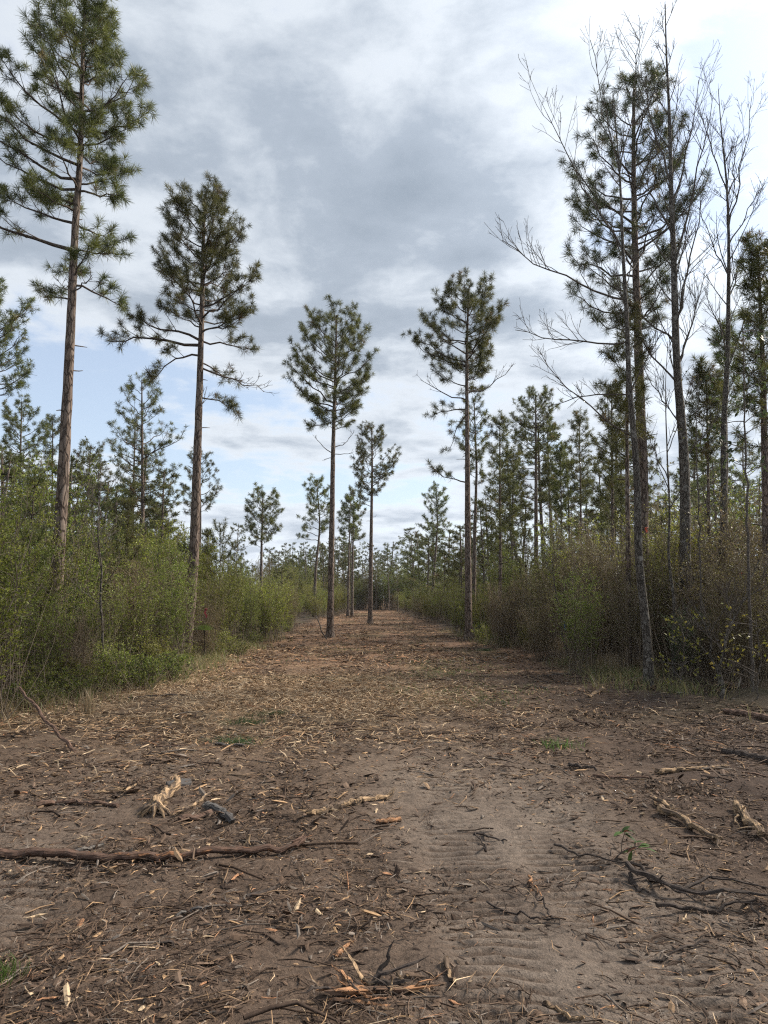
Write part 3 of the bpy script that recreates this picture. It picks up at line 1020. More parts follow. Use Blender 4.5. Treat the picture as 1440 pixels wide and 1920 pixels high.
# ------------------------------------------------------------------ bare hardwoods
def grow(mb, p, d, L, r, level, rng, upw=0.25, minr=0.003, twmin=0.25):
    n = max(4, int(L / 0.22))
    n = min(n, 12)
    pts = [np.array(p, float)]
    dd = norm(d)
    for i in range(n):
        dd = norm(dd + rng.normal(0, 0.07 + 0.05 * level, 3) + np.array((0, 0, upw * 0.25)))
        pts.append(pts[-1] + dd * L / n)
    pts = np.array(pts)
    rad = np.linspace(r, max(minr, r * 0.22), n + 1)
    tube(mb, pts, rad, 5 if level < 2 else 3)
    if level >= 3:
        return
    nb = int(rng.integers(7, 11)) if level == 0 else int(rng.integers(3, 6))
    if L < 0.5:
        nb = min(nb, 3)
    for i in range(nb):
        t = rng.uniform(0.22, 0.97)
        k = t * n
        i0 = min(int(k), n - 1)
        b = pts[i0] + (pts[i0 + 1] - pts[i0]) * (k - i0)
        tan = norm(pts[i0 + 1] - pts[i0])
        sd_ = norm(np.cross(tan, rng.normal(0, 1, 3)))
        cd = norm(tan * 0.9 + sd_ * rng.uniform(0.4, 0.85) + np.array((0, 0, 0.2)))
        l2 = L * rng.uniform(0.28, 0.55) * (1.1 - 0.5 * t)
        if l2 < 0.10:
            continue
        grow(mb, b, cd, l2, max(minr, rad[i0] * 0.55), level + 1, rng, upw, minr)


def bare_tree(label, Y, trunk_px, base_w, limbs, n_rand, seed, vrange, twig=1.0, name='bare_tree'):
    rng = np.random.default_rng(seed)
    tp = [at(u, v, Y) for u, v in trunk_px]
    tp[0][2] = float(gz(tp[0][0], tp[0][1])) - 0.03
    tp = np.array(tp)
    zs = np.linspace(tp[0][2], tp[-1][2], 70)
    pts = np.stack([np.interp(zs, tp[:, 2], tp[:, 0]), np.interp(zs, tp[:, 2], tp[:, 1]), zs], 1)
    for _ in range(6):
        pts[1:-1] = 0.25 * pts[:-2] + 0.5 * pts[1:-1] + 0.25 * pts[2:]
    f = (zs - zs[0]) / (zs[-1] - zs[0])
    pts[:, 0] += 0.03 * np.sin(f * 23 + seed) * (1 - f)
    pts[:, 1] += 0.05 * np.sin(f * 13 + seed)
    r0 = base_w / 2
    rad = np.maximum(r0 * (1 - 0.93 * f) + r0 * 0.3 * np.exp(-(zs - zs[0]) / 0.2), 0.006)
    o0 = pts[0].copy()
    root = empty(name, o0)
    mbt = MB()
    tube(mbt, pts - o0, rad, 10, rough=0.06, seed=seed)
    link('trunk', mbt.mesh('trunk', M['gum'], True), root)
    for (va, ut, vt, dy, lev) in limbs:
        a = path_at(pts, at(720, va, Y)[2])
        t = at(ut, vt, Y)
        t[1] += dy
        d = t - a
        L = np.linalg.norm(d)
        lm = MB()
        n = 9
        ctrl = a + d * 0.5 + np.array((0, 0, -0.10 * L)) * (1 if d[2] > 0 else -1)
        lp = bez(a, ctrl, t, n)
        lp[1:-1] += rng.normal(0, 0.010 * L, (n - 2, 3))
        rr_ = np.linspace(min(0.0065 * L + 0.006, float(np.interp(a[2], zs, rad)) * 0.7), 0.006, n)
        tube(lm, lp - o0, rr_, 5)
        for k in range(int(12 * twig)):
            tt = rng.uniform(0.25, 1.0) * (n - 1)
            i0 = min(int(tt), n - 2)
            b = lp[i0] + (lp[i0 + 1] - lp[i0]) * (tt - i0)
            tan = norm(lp[i0 + 1] - lp[i0])
            sd_ = norm(np.cross(tan, rng.normal(0, 1, 3)))
            grow(lm, b - o0, norm(tan * 0.8 + sd_ * 0.7 + (0, 0, 0.35)), L * rng.uniform(0.16, 0.36), max(0.005, rr_[i0] * 0.5), 2 if L < 1.5 else 1, rng)
        link('limb', lm.mesh('limb', M['twig'], True), root)
    az = rng.random() * 6.28
    z_lo, z_hi = at(720, vrange[0], Y)[2], zs[-1]
    for i in range(n_rand):
        ft = (i + rng.random()) / n_rand
        za = z_lo + (z_hi - z_lo) * ft
        az += 2.4 + rng.normal(0, 0.4)
        a = path_at(pts, za)
        el = rng.uniform(0.75, 1.1) + 0.25 * ft
        dd = np.array((math.cos(az) * math.cos(el), math.sin(az) * math.cos(el), math.sin(el)))
        L = (vrange[1] * (1 - ft) ** 0.7 + 0.35) * rng.uniform(0.7, 1.15)
        lm = MB()
        grow(lm, a - o0, dd, L, min(0.0075 * L + 0.005, float(np.interp(za, zs, rad)) * 0.65), 0, rng, 0.30)
        link('limb', lm.mesh('limb', M['twig'], True), root)
    tag(root, label, 'bare tree', 'leafless hardwoods at the right edge')
    return root


bare_tree('thin mottled leafless tree nearest the trail on the right, long limbs reaching left', 12.9,
          [(1217, 1292), (1206, 1100), (1190, 900), (1176, 600), (1165, 400), (1155, 260), (1150, 170)], 0.17,
          [(560, 935, 470, -0.4, 1), (470, 1030, 200, 0.2, 1), (640, 975, 600, 0.5, 1), (820, 1020, 690, -0.2, 1), (330, 1112, 60, 0.2, 1), (330, 1195, 80, -0.2, 1), (740, 1045, 740, 0.8, 1),
           (520, 1240, 420, 0.8, 1)], 10, 201, (760, 1.2))
bare_tree('tallest leafless hardwood with rough trunk and upswept limbs at right', 15.4,
          [(1294, 1264), (1288, 1050), (1274, 760), (1264, 500), (1256, 300), (1250, 120), (1249, 5)], 0.27,
          [(600, 1330, 330, 0.3, 1), (500, 1325, 200, -0.3, 1), (640, 1130, 480, 0.5, 1), (720, 1120, 560, -0.6, 1), (430, 1190, 250, 0.4, 1), (350, 1190, 100, 0, 1), (690, 1345, 480, 0.6, 1), (400, 1310, 150, 0, 1),
           (860, 1390, 720, 0.3, 1), (800, 1190, 700, -0.5, 1)], 28, 202, (760, 1.6))
bare_tree('pale slender leafless tree with airy twigs nearest the right edge', 17,
          [(1350, 1235), (1352, 1000), (1364, 700), (1366, 500), (1362, 330), (1348, 165)], 0.21,
          [(460, 1435, 330, 0.2, 1), (430, 1410, 180, 0, 1), (520, 1300, 400, -0.3, 1), (560, 1425, 410, 0.4, 1), (360, 1310, 200, 0, 1), (380, 1395, 240, 0.3, 1)], 22, 203, (700, 1.5))
bare_tree('crooked thin leafless sapling between the two largest leafless trunks', 14.5,
          [(1265, 1262), (1256, 1000), (1248, 800), (1252, 640)], 0.075, [(900, 1210, 780, 0.2, 1), (850, 1290, 720, -0.2, 1)], 6, 204, (1000, 0.9))
bare_tree('leaning dark leafless sapling crossing in front of the right trunks', 12.2,
          [(1352, 1305), (1325, 1180), (1300, 1130), (1262, 1090)], 0.05, [], 5, 205, (1240, 0.9))
bare_tree('bent leafless sapling by the right edge thicket with arching stem', 11.5,
          [(1352, 1318), (1356, 1200), (1400, 1120), (1460, 1080)], 0.06, [(1220, 1290, 1140, 0.2, 1), (1180, 1440, 1050, 0.3, 1)], 7, 206, (1260, 0.8))
bare_tree('pale leaning stem at the edge of the brown right thicket', 19,
          [(1065, 1215), (1045, 1130), (1035, 1060), (1038, 1000)], 0.06, [], 7, 207, (1150, 0.8))
bare_tree('bare bent sapling leaning out from the foot of the slender left trail pine', 27.5,
          [(612, 1195), (600, 1175), (592, 1150), (590, 1105)], 0.05, [], 4, 208, (1180, 0.7))
bare_tree('straight grey sapling stem standing in the left thicket', 14,
          [(200, 1290), (190, 1150), (186, 1000), (183, 880)], 0.06, [], 10, 209, (1150, 0.8))

# ------------------------------------------------------------------ far pines, shared meshes
print('stage far')


def far_variant(seed, H, cr, z0f, nl, N=22, L=0.32, w=0.014, A=NEED_FA, B=NEED_FB, brush=False):
    rng = np.random.default_rng(seed)
    tm, lm, nm = MB(), MB(), MB()
    zs = np.linspace(0, H, 9)
    pts = np.stack([0.15 * np.sin(zs / H * 4 + seed), 0.1 * np.cos(zs / H * 3), zs], 1)
    pts -= pts[0]
    tube(tm, pts, 0.13 * (1 - 0.8 * zs / H) + 0.015, 6)
    tf = []
    az = 0
    for i in range(nl):
        ft = (i + rng.random()) / nl
        zt = H * (z0f + (1 - z0f) * ft)
        az += 2.4 + rng.normal(0, .4)
        R = cr * (math.sin(math.pi * (0.12 + 0.80 * ft)) ** 0.8) * rng.uniform(0.55, 1.1)
        pc = path_at(pts, zt)
        p0 = path_at(pts, max(0.3, zt - 0.35 * R))
        make_limb(lm, tf, p0, pc + np.array((math.cos(az) * R, math.sin(az) * R, 0)), 0.03, rng, -0.03, 4, twigr=0.009, brush=brush, tk=0.7)
    tf.append((pts[-1], (0, 0, 1)))
    needles(nm, np.array([t[0] for t in tf]), np.array([t[1] for t in tf]), N, L, w, A, B, rng)
    return tm.mesh('trunk', M['bark_far']), lm.mesh('limbs', M['limb']), nm.mesh('crown', M['needles'], False, True)


FAR = [far_variant(301, 11, 2.1, 0.50, 24), far_variant(302, 9, 1.9, 0.36, 24), far_variant(303, 12.5, 2.3, 0.58, 26),
       far_variant(304, 7.5, 1.9, 0.2, 26, brush=True), far_variant(305, 10, 1.7, 0.45, 20),
       far_variant(306, 8.5, 2.2, 0.3, 26), far_variant(307, 11.5, 1.6, 0.62, 16), far_variant(308, 6.5, 1.7, 0.12, 24, brush=True)]


def far_pine(x, y, k, s, rz, label, group):
    root = empty('pine_tree', (x, y, float(gz(x, y)) - 0.05))
    root.rotation_euler = (rf.normal(0, 0.025), rf.normal(0, 0.025), rz)
    sw = s * rf.uniform(0.85, 1.2)
    root.scale = (sw, sw, s)
    for nm, me in zip(('trunk', 'limbs', 'crown'), FAR[k]):
        link(nm, me, root)
    tag(root, label, 'pine tree', group)


FH = (11, 9, 12.5, 7.5, 10, 8.5, 11.5, 6.5)
rf = np.random.default_rng(77)
# behind the cross road
k = 0
for i in range(110):
    y = rf.uniform(95, 150)
    u = rf.uniform(520, 960) if i < 70 else rf.uniform(-40, 1480)
    x = (u - 720) / F_PX * y
    far_pine(x, y, int(rf.integers(0, 8)), rf.uniform(0.6, 1.15), rf.random() * 6, 'distant hazy pine in the wood beyond the far end of the trail', 'distant pines beyond the trail end')
# beside the trail, left and right
for (u, vtop, Y, kk) in [(505, 1028, 70, 0), (540, 1050, 85, 1), (560, 1040, 80, 3), (575, 1035, 78, 1), (470, 1060, 75, 3), (450, 1045, 80, 1), (430, 1040, 85, 4), (525, 1065, 66, 3), (605, 1045, 70, 3), (615, 1060, 75, 1),
                         (730, 1030, 88, 2), (745, 1060, 84, 4), (705, 1070, 92, 1)]:
    z = at(u, vtop, Y)[2]
    x = (u - 720) / F_PX * Y
    hh = FH[kk]
    far_pine(x, Y, kk, z / hh, rf.random() * 6, 'far small pine along the left side of the trail', 'far pines left of the trail')
for (u, vtop, Y, kk) in [(770, 1005, 75, 0), (785, 1000, 70, 1), (800, 1010, 64, 3), (842, 1000, 62, 4), (855, 985, 52, 3), (775, 1030, 68, 3), (830, 1030, 56, 3), (905, 950, 46, 4), (920, 935, 48, 0),
                         (980, 940, 50, 1), (1070, 930, 48, 0), (1110, 900, 50, 2), (1130, 940, 44, 3), (1250, 930, 42, 1), (1290, 960, 38, 3), (1300, 900, 46, 2), (1395, 950, 36, 1), (1420, 900, 44, 0), (1180, 900, 44, 2),
                         (1345, 930, 48, 4), (1220, 960, 36, 3), (1090, 975, 38, 3), (1450, 940, 40, 2), (865, 1040, 44, 3)]:
    z = at(u, vtop, Y)[2]
    x = (u - 720) / F_PX * Y
    hh = FH[kk]
    far_pine(x, Y, kk, z / hh, rf.random() * 6, 'background pine behind the brown thicket on the right', 'background pines behind the right thicket')
for i in range(20):
    Y = rf.uniform(28, 52)
    u = rf.uniform(915, 1470)
    kk = (0, 2, 6, 4, 2, 6)[i % 6]
    vtop = rf.uniform(790, 960)
    x = (u - 720) / F_PX * Y
    if x < float(edge_r(Y)) + 1.2:
        continue
    far_pine(x, Y, kk, at(u, vtop, Y)[2] / FH[kk], rf.random() * 6, 'background pine behind the brown thicket on the right', 'background pines behind the right thicket')
for i in range(12):
    Y = rf.uniform(26, 50)
    u = rf.uniform(-30, 340)
    kk = int(rf.integers(0, 8))
    x = (u - 720) / F_PX * Y
    far_pine(x, Y, kk, at(u, rf.uniform(850, 985), Y)[2] / FH[kk], rf.random() * 6, 'background pine behind the green thicket on the left', 'background pines behind the left thicket')
for (u, vtop, Y, kk) in [(10, 880, 36, 1), (60, 900, 40, 3), (130, 880, 42, 4), (190, 900, 40, 1), (215, 930, 38, 3), (320, 985, 42, 3), (300, 960, 48, 1), (350, 1000, 44, 3), (-20, 850, 30, 3), (120, 950, 28, 3), (270, 985, 30, 3)]:
    z = at(u, vtop, Y)[2]
    x = (u - 720) / F_PX * Y
    hh = FH[kk]
    far_pine(x, Y, kk, z / hh, rf.random() * 6, 'background pine behind the green thicket on the left', 'background pines behind the left thicket')

# ------------------------------------------------------------------ shrubs
print('stage shrubs')


def leaves(mb, P_, A_, L, W_, colA, colB, rng, jit=0.5, fold=True):
    T = len(P_)
    P_ = np.asarray(P_, float)
    d = norm(np.asarray(A_, float) + rng.normal(0, jit, (T, 3)))
    s = norm(np.cross(d, rng.normal(0, 1, (T, 3))))
    l = L * rng.uniform(0.6, 1.2, (T, 1))
    w = W_ * rng.uniform(0.7, 1.2, (T, 1))
    V = np.stack([P_, P_ + d * l * 0.5 + s * w, P_ + d * l, P_ + d * l * 0.5 - s * w], 1).reshape(-1, 3)
    k = rng.random((T, 1)) ** 1.2
    c = np.asarray(colA) * (1 - k) + np.asarray(colB) * k
    c = c * rng.uniform(0.75, 1.25, (T, 1))
    mb.add(V, np.arange(T * 4).reshape(-1, 4), None, np.repeat(c, 4, 0))


def shrub_variant(seed, H, R, n_stem, n_twig, n_leaf, colA, colB, leafL=0.042, leafW=0.0115, leaf_lo=0.22, stem_col=((0.10, 0.078, 0.06), (0.22, 0.18, 0.14)), stem_r=0.008, spread=1.0, dead=0):
    rng = np.random.default_rng(seed)
    sm, lm = MB(), MB()
    segs, ax = [], []
    c0, c1 = np.array(stem_col[0]), np.array(stem_col[1])
    for i in range(n_stem):
        a = rng.random() * 6.28
        rb = R * 0.35 * math.sqrt(rng.random())
        b = np.array((math.cos(a) * rb, math.sin(a) * rb, -0.06))
        a2 = a + rng.normal(0, 0.7)
        ht = H * rng.uniform(0.62, 1.02)
        out = R * rng.uniform(0.15, 0.95) * spread
        tip = np.array((math.cos(a2) * out, math.sin(a2) * out, ht))
        n = 8
        pts = bez(b, b + (tip - b) * (0.35, 0.35, 0.55), tip, n)
        pts[1:] += rng.normal(0, 0.035, (n - 1, 3))
        cc = c0 + (c1 - c0) * rng.random()
        tube(sm, pts, np.linspace(stem_r * rng.uniform(0.7, 1.5), 0.003, n), 4, col=cc)
        for j in range(n_twig):
            t = rng.uniform(0.18, 1.0) * (n - 1)
            i0 = min(int(t), n - 2)
            p = pts[i0] + (pts[i0 + 1] - pts[i0]) * (t - i0)
            l = rng.uniform(0.18, 0.6) * (1.1 - 0.5 * t / (n - 1)) * min(1, H / 2)
            d = norm(rng.normal(0, 0.75, 3) + (0, 0, 0.75))
            e = p + d * l
            m_ = p + d * l * 0.5 + rng.normal(0, 0.04 * l, 3)
            tube(sm, np.stack([p, m_, e]), (0.0034, 0.0028, 0.0018), 3, col=cc * rng.uniform(0.8, 1.3))
            if e[2] > H * leaf_lo * rng.uniform(0.5, 1.5):
                segs.append((p, e))
    if segs:
        sg = np.array(segs)
        idx = rng.integers(0, len(sg), n_leaf)
        t = rng.random((n_leaf, 1)) ** 0.7
        p = sg[idx, 0] * (1 - t) + sg[idx, 1] * t + rng.normal(0, 0.012, (n_leaf, 3))
        ax = norm(sg[idx, 1] - sg[idx, 0])
        cl = 0.75 + 0.5 * rng.random(len(sg))[idx][:, None]
        leaves(lm, p, ax, leafL, leafW, colA, colB, rng, 0.6)
    for i in range(dead):
        a = rng.random() * 6.28
        b = np.array((math.cos(a), math.sin(a), 0)) * R * rng.random() * 0.8
        e = b + np.array((rng.normal(0, 0.3), rng.normal(0, 0.3), rng.uniform(0.4, 1.7) * min(1, H / 2)))
        tube(sm, bez(b, (b + e) / 2 + rng.normal(0, 0.12, 3), e, 5), np.linspace(0.006, 0.002, 5), 3, col=np.array((0.27, 0.215, 0.155)) * rng.uniform(0.5, 1.3))
    return sm.mesh('stems', M['stem'], True, True), (lm.mesh('foliage', M['leaf'], False, True) if segs else None), H


G1, G2 = (0.075, 0.098, 0.016), (0.270, 0.300, 0.058)      # olive green
Y1, Y2 = (0.140, 0.165, 0.024), (0.340, 0.335, 0.070)      # yellow green
D1, D2 = (0.028, 0.046, 0.018), (0.070, 0.090, 0.035)      # dark evergreen
B1, B2 = (0.110, 0.098, 0.036), (0.190, 0.155, 0.070)      # brown, half dead
SV = {
    'green': [shrub_variant(401, 2.9, 1.0, 26, 30, 8200, G1, G2, dead=24), shrub_variant(402, 2.6, 0.95, 24, 30, 7800, G1, G2, dead=24), shrub_variant(403, 3.2, 1.05, 26, 32, 8600, G1, G2, leaf_lo=0.3, dead=24)],
    'yellow': [shrub_variant(411, 2.6, 0.9, 24, 30, 8000, Y1, Y2, dead=10), shrub_variant(412, 2.2, 0.9, 22, 28, 7500, Y1, Y2, dead=10)],
    'dark': [shrub_variant(421, 2.3, 0.95, 20, 26, 5000, D1, D2, 0.05, 0.014, dead=10), shrub_variant(422, 1.7, 0.9, 20, 24, 4500, D1, D2, 0.05, 0.014, dead=10)],
    'brown': [shrub_variant(431, 2.7, 1.1, 30, 34, 2600, B1, B2, stem_col=((0.115, 0.088, 0.062), (0.25, 0.195, 0.135)), dead=26), shrub_variant(432, 2.2, 1.1, 30, 34, 2200, B1, B2, stem_col=((0.115, 0.088, 0.062), (0.25, 0.195, 0.135)), dead=30),
              shrub_variant(433, 3.1, 1.1, 28, 34, 3400, B1, (0.14, 0.13, 0.045), stem_col=((0.115, 0.088, 0.062), (0.24, 0.19, 0.13)), dead=24)],
    'low': [shrub_variant(441, 0.8, 0.6, 20, 12, 2200, G1, Y2, 0.036, 0.010, leaf_lo=0.05, stem_r=0.004, dead=10), shrub_variant(442, 0.55, 0.6, 18, 10, 1800, D1, G2, 0.036, 0.010, leaf_lo=0.0, stem_r=0.004, dead=12)],
}


def place_shrub(kind, x, y, s, rng, label, group, zs=1.0):
    vs = SV[kind]
    st, fo, H = vs[int(rng.integers(0, len(vs)))]
    nm = {'green': 'evergreen_shrub', 'yellow': 'yellow_green_shrub', 'dark': 'dark_evergreen_shrub', 'brown': 'twiggy_shrub', 'low': 'low_shrub'}[kind]
    r = empty(nm, (x, y, float(gz(x, y)) - 0.02))
    r.rotation_euler = (rng.normal(0, 0.05), rng.normal(0, 0.05), rng.random() * 6.28)
    r.scale = (s, s, s * zs)
    link('stems', st, r)
    if fo is not None:
        link('foliage', fo, r)
    tag(r, label, 'shrub', group)
    return r


rs = np.random.default_rng(55)
LBL = {'green': 'olive-green fine-leaved upright shrub', 'yellow': 'yellow-green fine-leaved shrub', 'dark': 'dark glossy evergreen shrub', 'brown': 'brown twiggy half-dead shrub', 'low': 'low leafy shrub'}


def zone(side, y):
    z = 'nearest stretch' if y < 17 else ('middle stretch' if y < 34 else 'far stretch')
    return f'{z} of the {side} thicket'


def fill_side(side, n_rows, y0, y1, pick, hfun):
    y = y0
    while y < y1:
        step = 0.85 + 0.022 * y
        for r in range(n_rows):
            e = float(edge_l(y)) if side == 'left' else float(edge_r(y))
            off = 0.55 + r * (1.15 + 0.012 * y) + rs.uniform(-0.55, 0.45)
            x = e - off if side == 'left' else e + off
            yy = y + rs.uniform(-0.45, 0.45) * step
            k = pick(yy, r)
            lump = float(vnoise(yy, 3.0 if side == 'left' else 9.0, 3.5, 61))
            x += (1 if side == 'left' else -1) * 1.1 * (lump - 0.55)
            s = hfun(yy, r) * rs.uniform(0.7, 1.2) * (0.78 + 0.5 * lump)
            lb = f'{LBL[k]} in the {zone(side, yy)}'
            place_shrub(k, x, yy, s, rs, lb, f'shrubs of the {side} thicket')
        y += step


def pick_left(y, r):
    q = rs.random()
    if y < 13:
        return 'green' if q < (0.5 if r == 0 else 0.8) else ('brown' if q < 0.9 else 'yellow')
    if y < 20:
        return 'green' if q < 0.52 else ('brown' if q < 0.68 else ('yellow' if q < 0.88 else 'dark'))
    return 'yellow' if q < 0.62 else ('green' if q < 0.88 else 'brown')


def pick_right(y, r):
    q = rs.random()
    if y < 14:
        return 'brown' if q < 0.86 else ('dark' if q < 0.92 else 'green')
    if y < 30:
        return 'brown' if q < 0.82 else ('green' if q < 0.92 else 'yellow')
    return 'brown' if q < 0.35 else ('yellow' if q < 0.65 else 'green')


fill_side('left', 4, 8.6, 90, pick_left, lambda y, r: (1.16 if y < 18 else 1.08) * (0.74 + 0.2 * min(r, 3)))
fill_side('right', 4, 13.6, 90, pick_right, lambda y, r: 0.74 + 0.21 * min(r, 3))
# the near right corner: thinner growth between the trunks, seen through
for i in range(26):
    y = rs.uniform(12.0, 20)
    x = edge_r(y) + rs.uniform(1.2, 6)
    place_shrub('brown' if rs.random() < 0.8 else 'green', x, y, rs.uniform(0.5, 0.85), rs, 'sparse brown shrub among the trunks at the right edge', 'sparse shrubs among the right trunks')
# growth behind the cross road
for i in range(90):
    y = 92.4 + 11 * rs.random() ** 1.6
    x = rs.uniform(-15, 11)
    place_shrub('brown' if rs.random() < 0.45 else 'green', x, y, rs.uniform(1.1, 2.0), rs, 'dull shrub closing the far end of the trail', 'shrubs at the far end of the trail')
# low growth along the feet of both thickets
for i in range(80):
    left = i % 4 != 0
    y = 9 + 26 * rs.random() ** 1.6
    e = edge_l(y) if left else edge_r(y)
    if not left and y < 20:
        continue
    x = e + (-1 if left else 1) * rs.uniform(-0.35, 0.7)
    sd_ = 'left' if left else 'right'
    place_shrub('low', x, y, rs.uniform(0.55, 1.1), rs, f'low leafy shrub at the foot of the {sd_} thicket', f'low shrubs at the foot of the {sd_} thicket')


# ------------------------------------------------------------------ litter on the ground
print('stage litter')
PAL = np.array([(0.055, 0.038, 0.029), (0.098, 0.067, 0.048), (0.145, 0.102, 0.074), (0.175, 0.150, 0.128), (0.25, 0.172, 0.108), (0.36, 0.238, 0.135), (0.38, 0.205, 0.115), (0.48, 0.37, 0.245)])
W_DARK = np.array([0.33, 0.28, 0.18, 0.09, 0.07, 0.03, 0.01, 0.012])
W_STRAW = np.array([0.05, 0.10, 0.16, 0.08, 0.25, 0.23, 0.05, 0.08])
W_RED = np.array([0.12, 0.24, 0.22, 0.06, 0.20, 0.09, 0.05, 0.02])


def straw_mask(x, y):
    n = vnoise(x, y, 1.1, 21)
    m = np.exp(-((y - 12.5) / 3.8) ** 2) * np.exp(-((x + 1.4) / 3.1) ** 2) * (0.4 + 1.1 * n)
    m = np.maximum(m, 0.8 * np.exp(-((x - edge_l(y) - 0.5) / 0.9) ** 2) * sstep(y, 7, 9) * (1 - sstep(y, 18, 26)))
    return np.clip(m, 0, 1)


def litter_points(n, y0, y1, rng, bias=1.0, thin_tracks=0.48):
    u = rng.random(n * 3)
    y = y0 * (y1 / y0) ** u if bias == 1.0 else (y0 ** (1 - bias) + u * (y1 ** (1 - bias) - y0 ** (1 - bias))) ** (1 / (1 - bias))
    el, er = np.maximum(edge_l(y) - 0.5, -0.75 * y - 1.0), np.minimum(edge_r(y) + 0.5, 0.75 * y + 1.0)
    x = el + (er - el) * rng.random(n * 3)
    _, tm = tread(x, y)
    mk = np.exp(-((x - 1.15 + 0.13 * (y - 3.3)) / 0.9) ** 4) * (1 - sstep(y, 6.5, 12))
    keep = rng.random(n * 3) < (0.10 + 1.0 * sstep(0.65 * vnoise(x, y, 0.9, 41) + 0.35 * vnoise(x, y, 0.3, 42), 0.28, 0.66)) * (1 - thin_tracks * np.clip(mk, 0, 1))
    x, y = x[keep][:n], y[keep][:n]
    return x, y


def litter_cols(x, y, rng):
    n = len(x)
    ms = straw_mask(x, y)
    mr = sstep(y, 11, 22)
    q = rng.random(n)
    idx = rng.choice(8, n, p=W_DARK / W_DARK.sum())
    ir = rng.choice(8, n, p=W_RED / W_RED.sum())
    ist = rng.choice(8, n, p=W_STRAW / W_STRAW.sum())
    idx = np.where(rng.random(n) < mr, ir, idx)
    idx = np.where(rng.random(n) < ms, ist, idx)
    return PAL[idx] * rng.uniform(0.7, 1.25, (n, 1))


def frames(n, rng, pitch=0.22):
    a = rng.random(n) * 2 * math.pi
    p = rng.normal(0, pitch, n)
    d = np.stack([np.cos(a) * np.cos(p), np.sin(a) * np.cos(p), np.sin(p)], 1)
    up = norm(np.stack([rng.normal(0, 0.3, n), rng.normal(0, 0.3, n), np.ones(n)], 1))
    s = norm(np.cross(up, d))
    return d, s, np.cross(d, s)


def shards(mb, x, y, L, Wd, Th, cols, rng, pitch=0.22, lift=0.3):
    """splintered chips: a bent, tapering, flattened body"""
    n = len(x)
    d, s, u = frames(n, rng, pitch)
    c = np.stack([x, y, gz(x, y) + Th * lift + np.abs(d[:, 2]) * L * 0.35], 1)
    L, Wd, Th = L[:, None], Wd[:, None], Th[:, None]
    k1 = rng.uniform(-0.34, -0.1, (n, 1))
    k2 = rng.uniform(0.08, 0.34, (n, 1))
    bend = rng.normal(0, 0.09, (n, 1)) * L
    e0 = c - d * L * 0.5 + s * rng.normal(0, 0.25, (n, 1)) * Wd
    e1 = c + d * L * 0.5 + s * rng.normal(0, 0.25, (n, 1)) * Wd
    a1 = c + d * L * k1 + s * bend
    a2 = c + d * L * k2 + s * bend
    w1, w2 = Wd * rng.uniform(0.35, 0.6, (n, 1)), Wd * rng.uniform(0.35, 0.6, (n, 1))
    t = Th * 0.5
    V = np.stack([e0, a1 + s * w1, a1 + u * t, a1 - s * w1, a1 - u * t, a2 + s * w2, a2 + u * t, a2 - s * w2, a2 - u * t, e1], 1)
    b = (np.arange(n) * 10)[:, None, None]
    tri = np.array([(0, 2, 1), (0, 3, 2), (0, 4, 3), (0, 1, 4), (9, 5, 6), (9, 6, 7), (9, 7, 8), (9, 8, 5)])[None] + b
    qd = np.array([(1, 2, 6, 5), (2, 3, 7, 6), (3, 4, 8, 7), (4, 1, 5, 8)])[None] + b
    mb.add(V.reshape(-1, 3), qd.reshape(-1, 4), tri.reshape(-1, 3), np.repeat(cols, 10, 0))


def strips(mb, x, y, L, w, cols, rng, pitch=0.15):
    """pine straw and fibres: thin bent blades"""
    n = len(x)
    d, s, u = frames(n, rng, pitch)
    z = gz(x, y) + 0.004 + np.abs(d[:, 2]) * L * 0.5 + rng.random(n) * 0.012
    c = np.stack([x, y, z], 1)
    L, w = L[:, None], w[:, None]
    bend = s * rng.normal(0, 0.13, (n, 1)) * L + u * rng.uniform(0.0, 0.12, (n, 1)) * L
    p0, p1, p2 = c - d * L * 0.5, c + bend, c + d * L * 0.5
    ww = norm(s + u * rng.normal(0, 0.7, (n, 1))) * w
    V = np.stack([p0 - ww * .5, p0 + ww * .5, p1 - ww, p1 + ww, p2], 1)
    b = (np.arange(n) * 5)[:, None, None]
    mb.add(V.reshape(-1, 3), (np.array([(0, 1, 3, 2)])[None] + b).reshape(-1, 4), (np.array([(2, 3, 4)])[None] + b).reshape(-1, 3), np.repeat(cols, 5, 0))


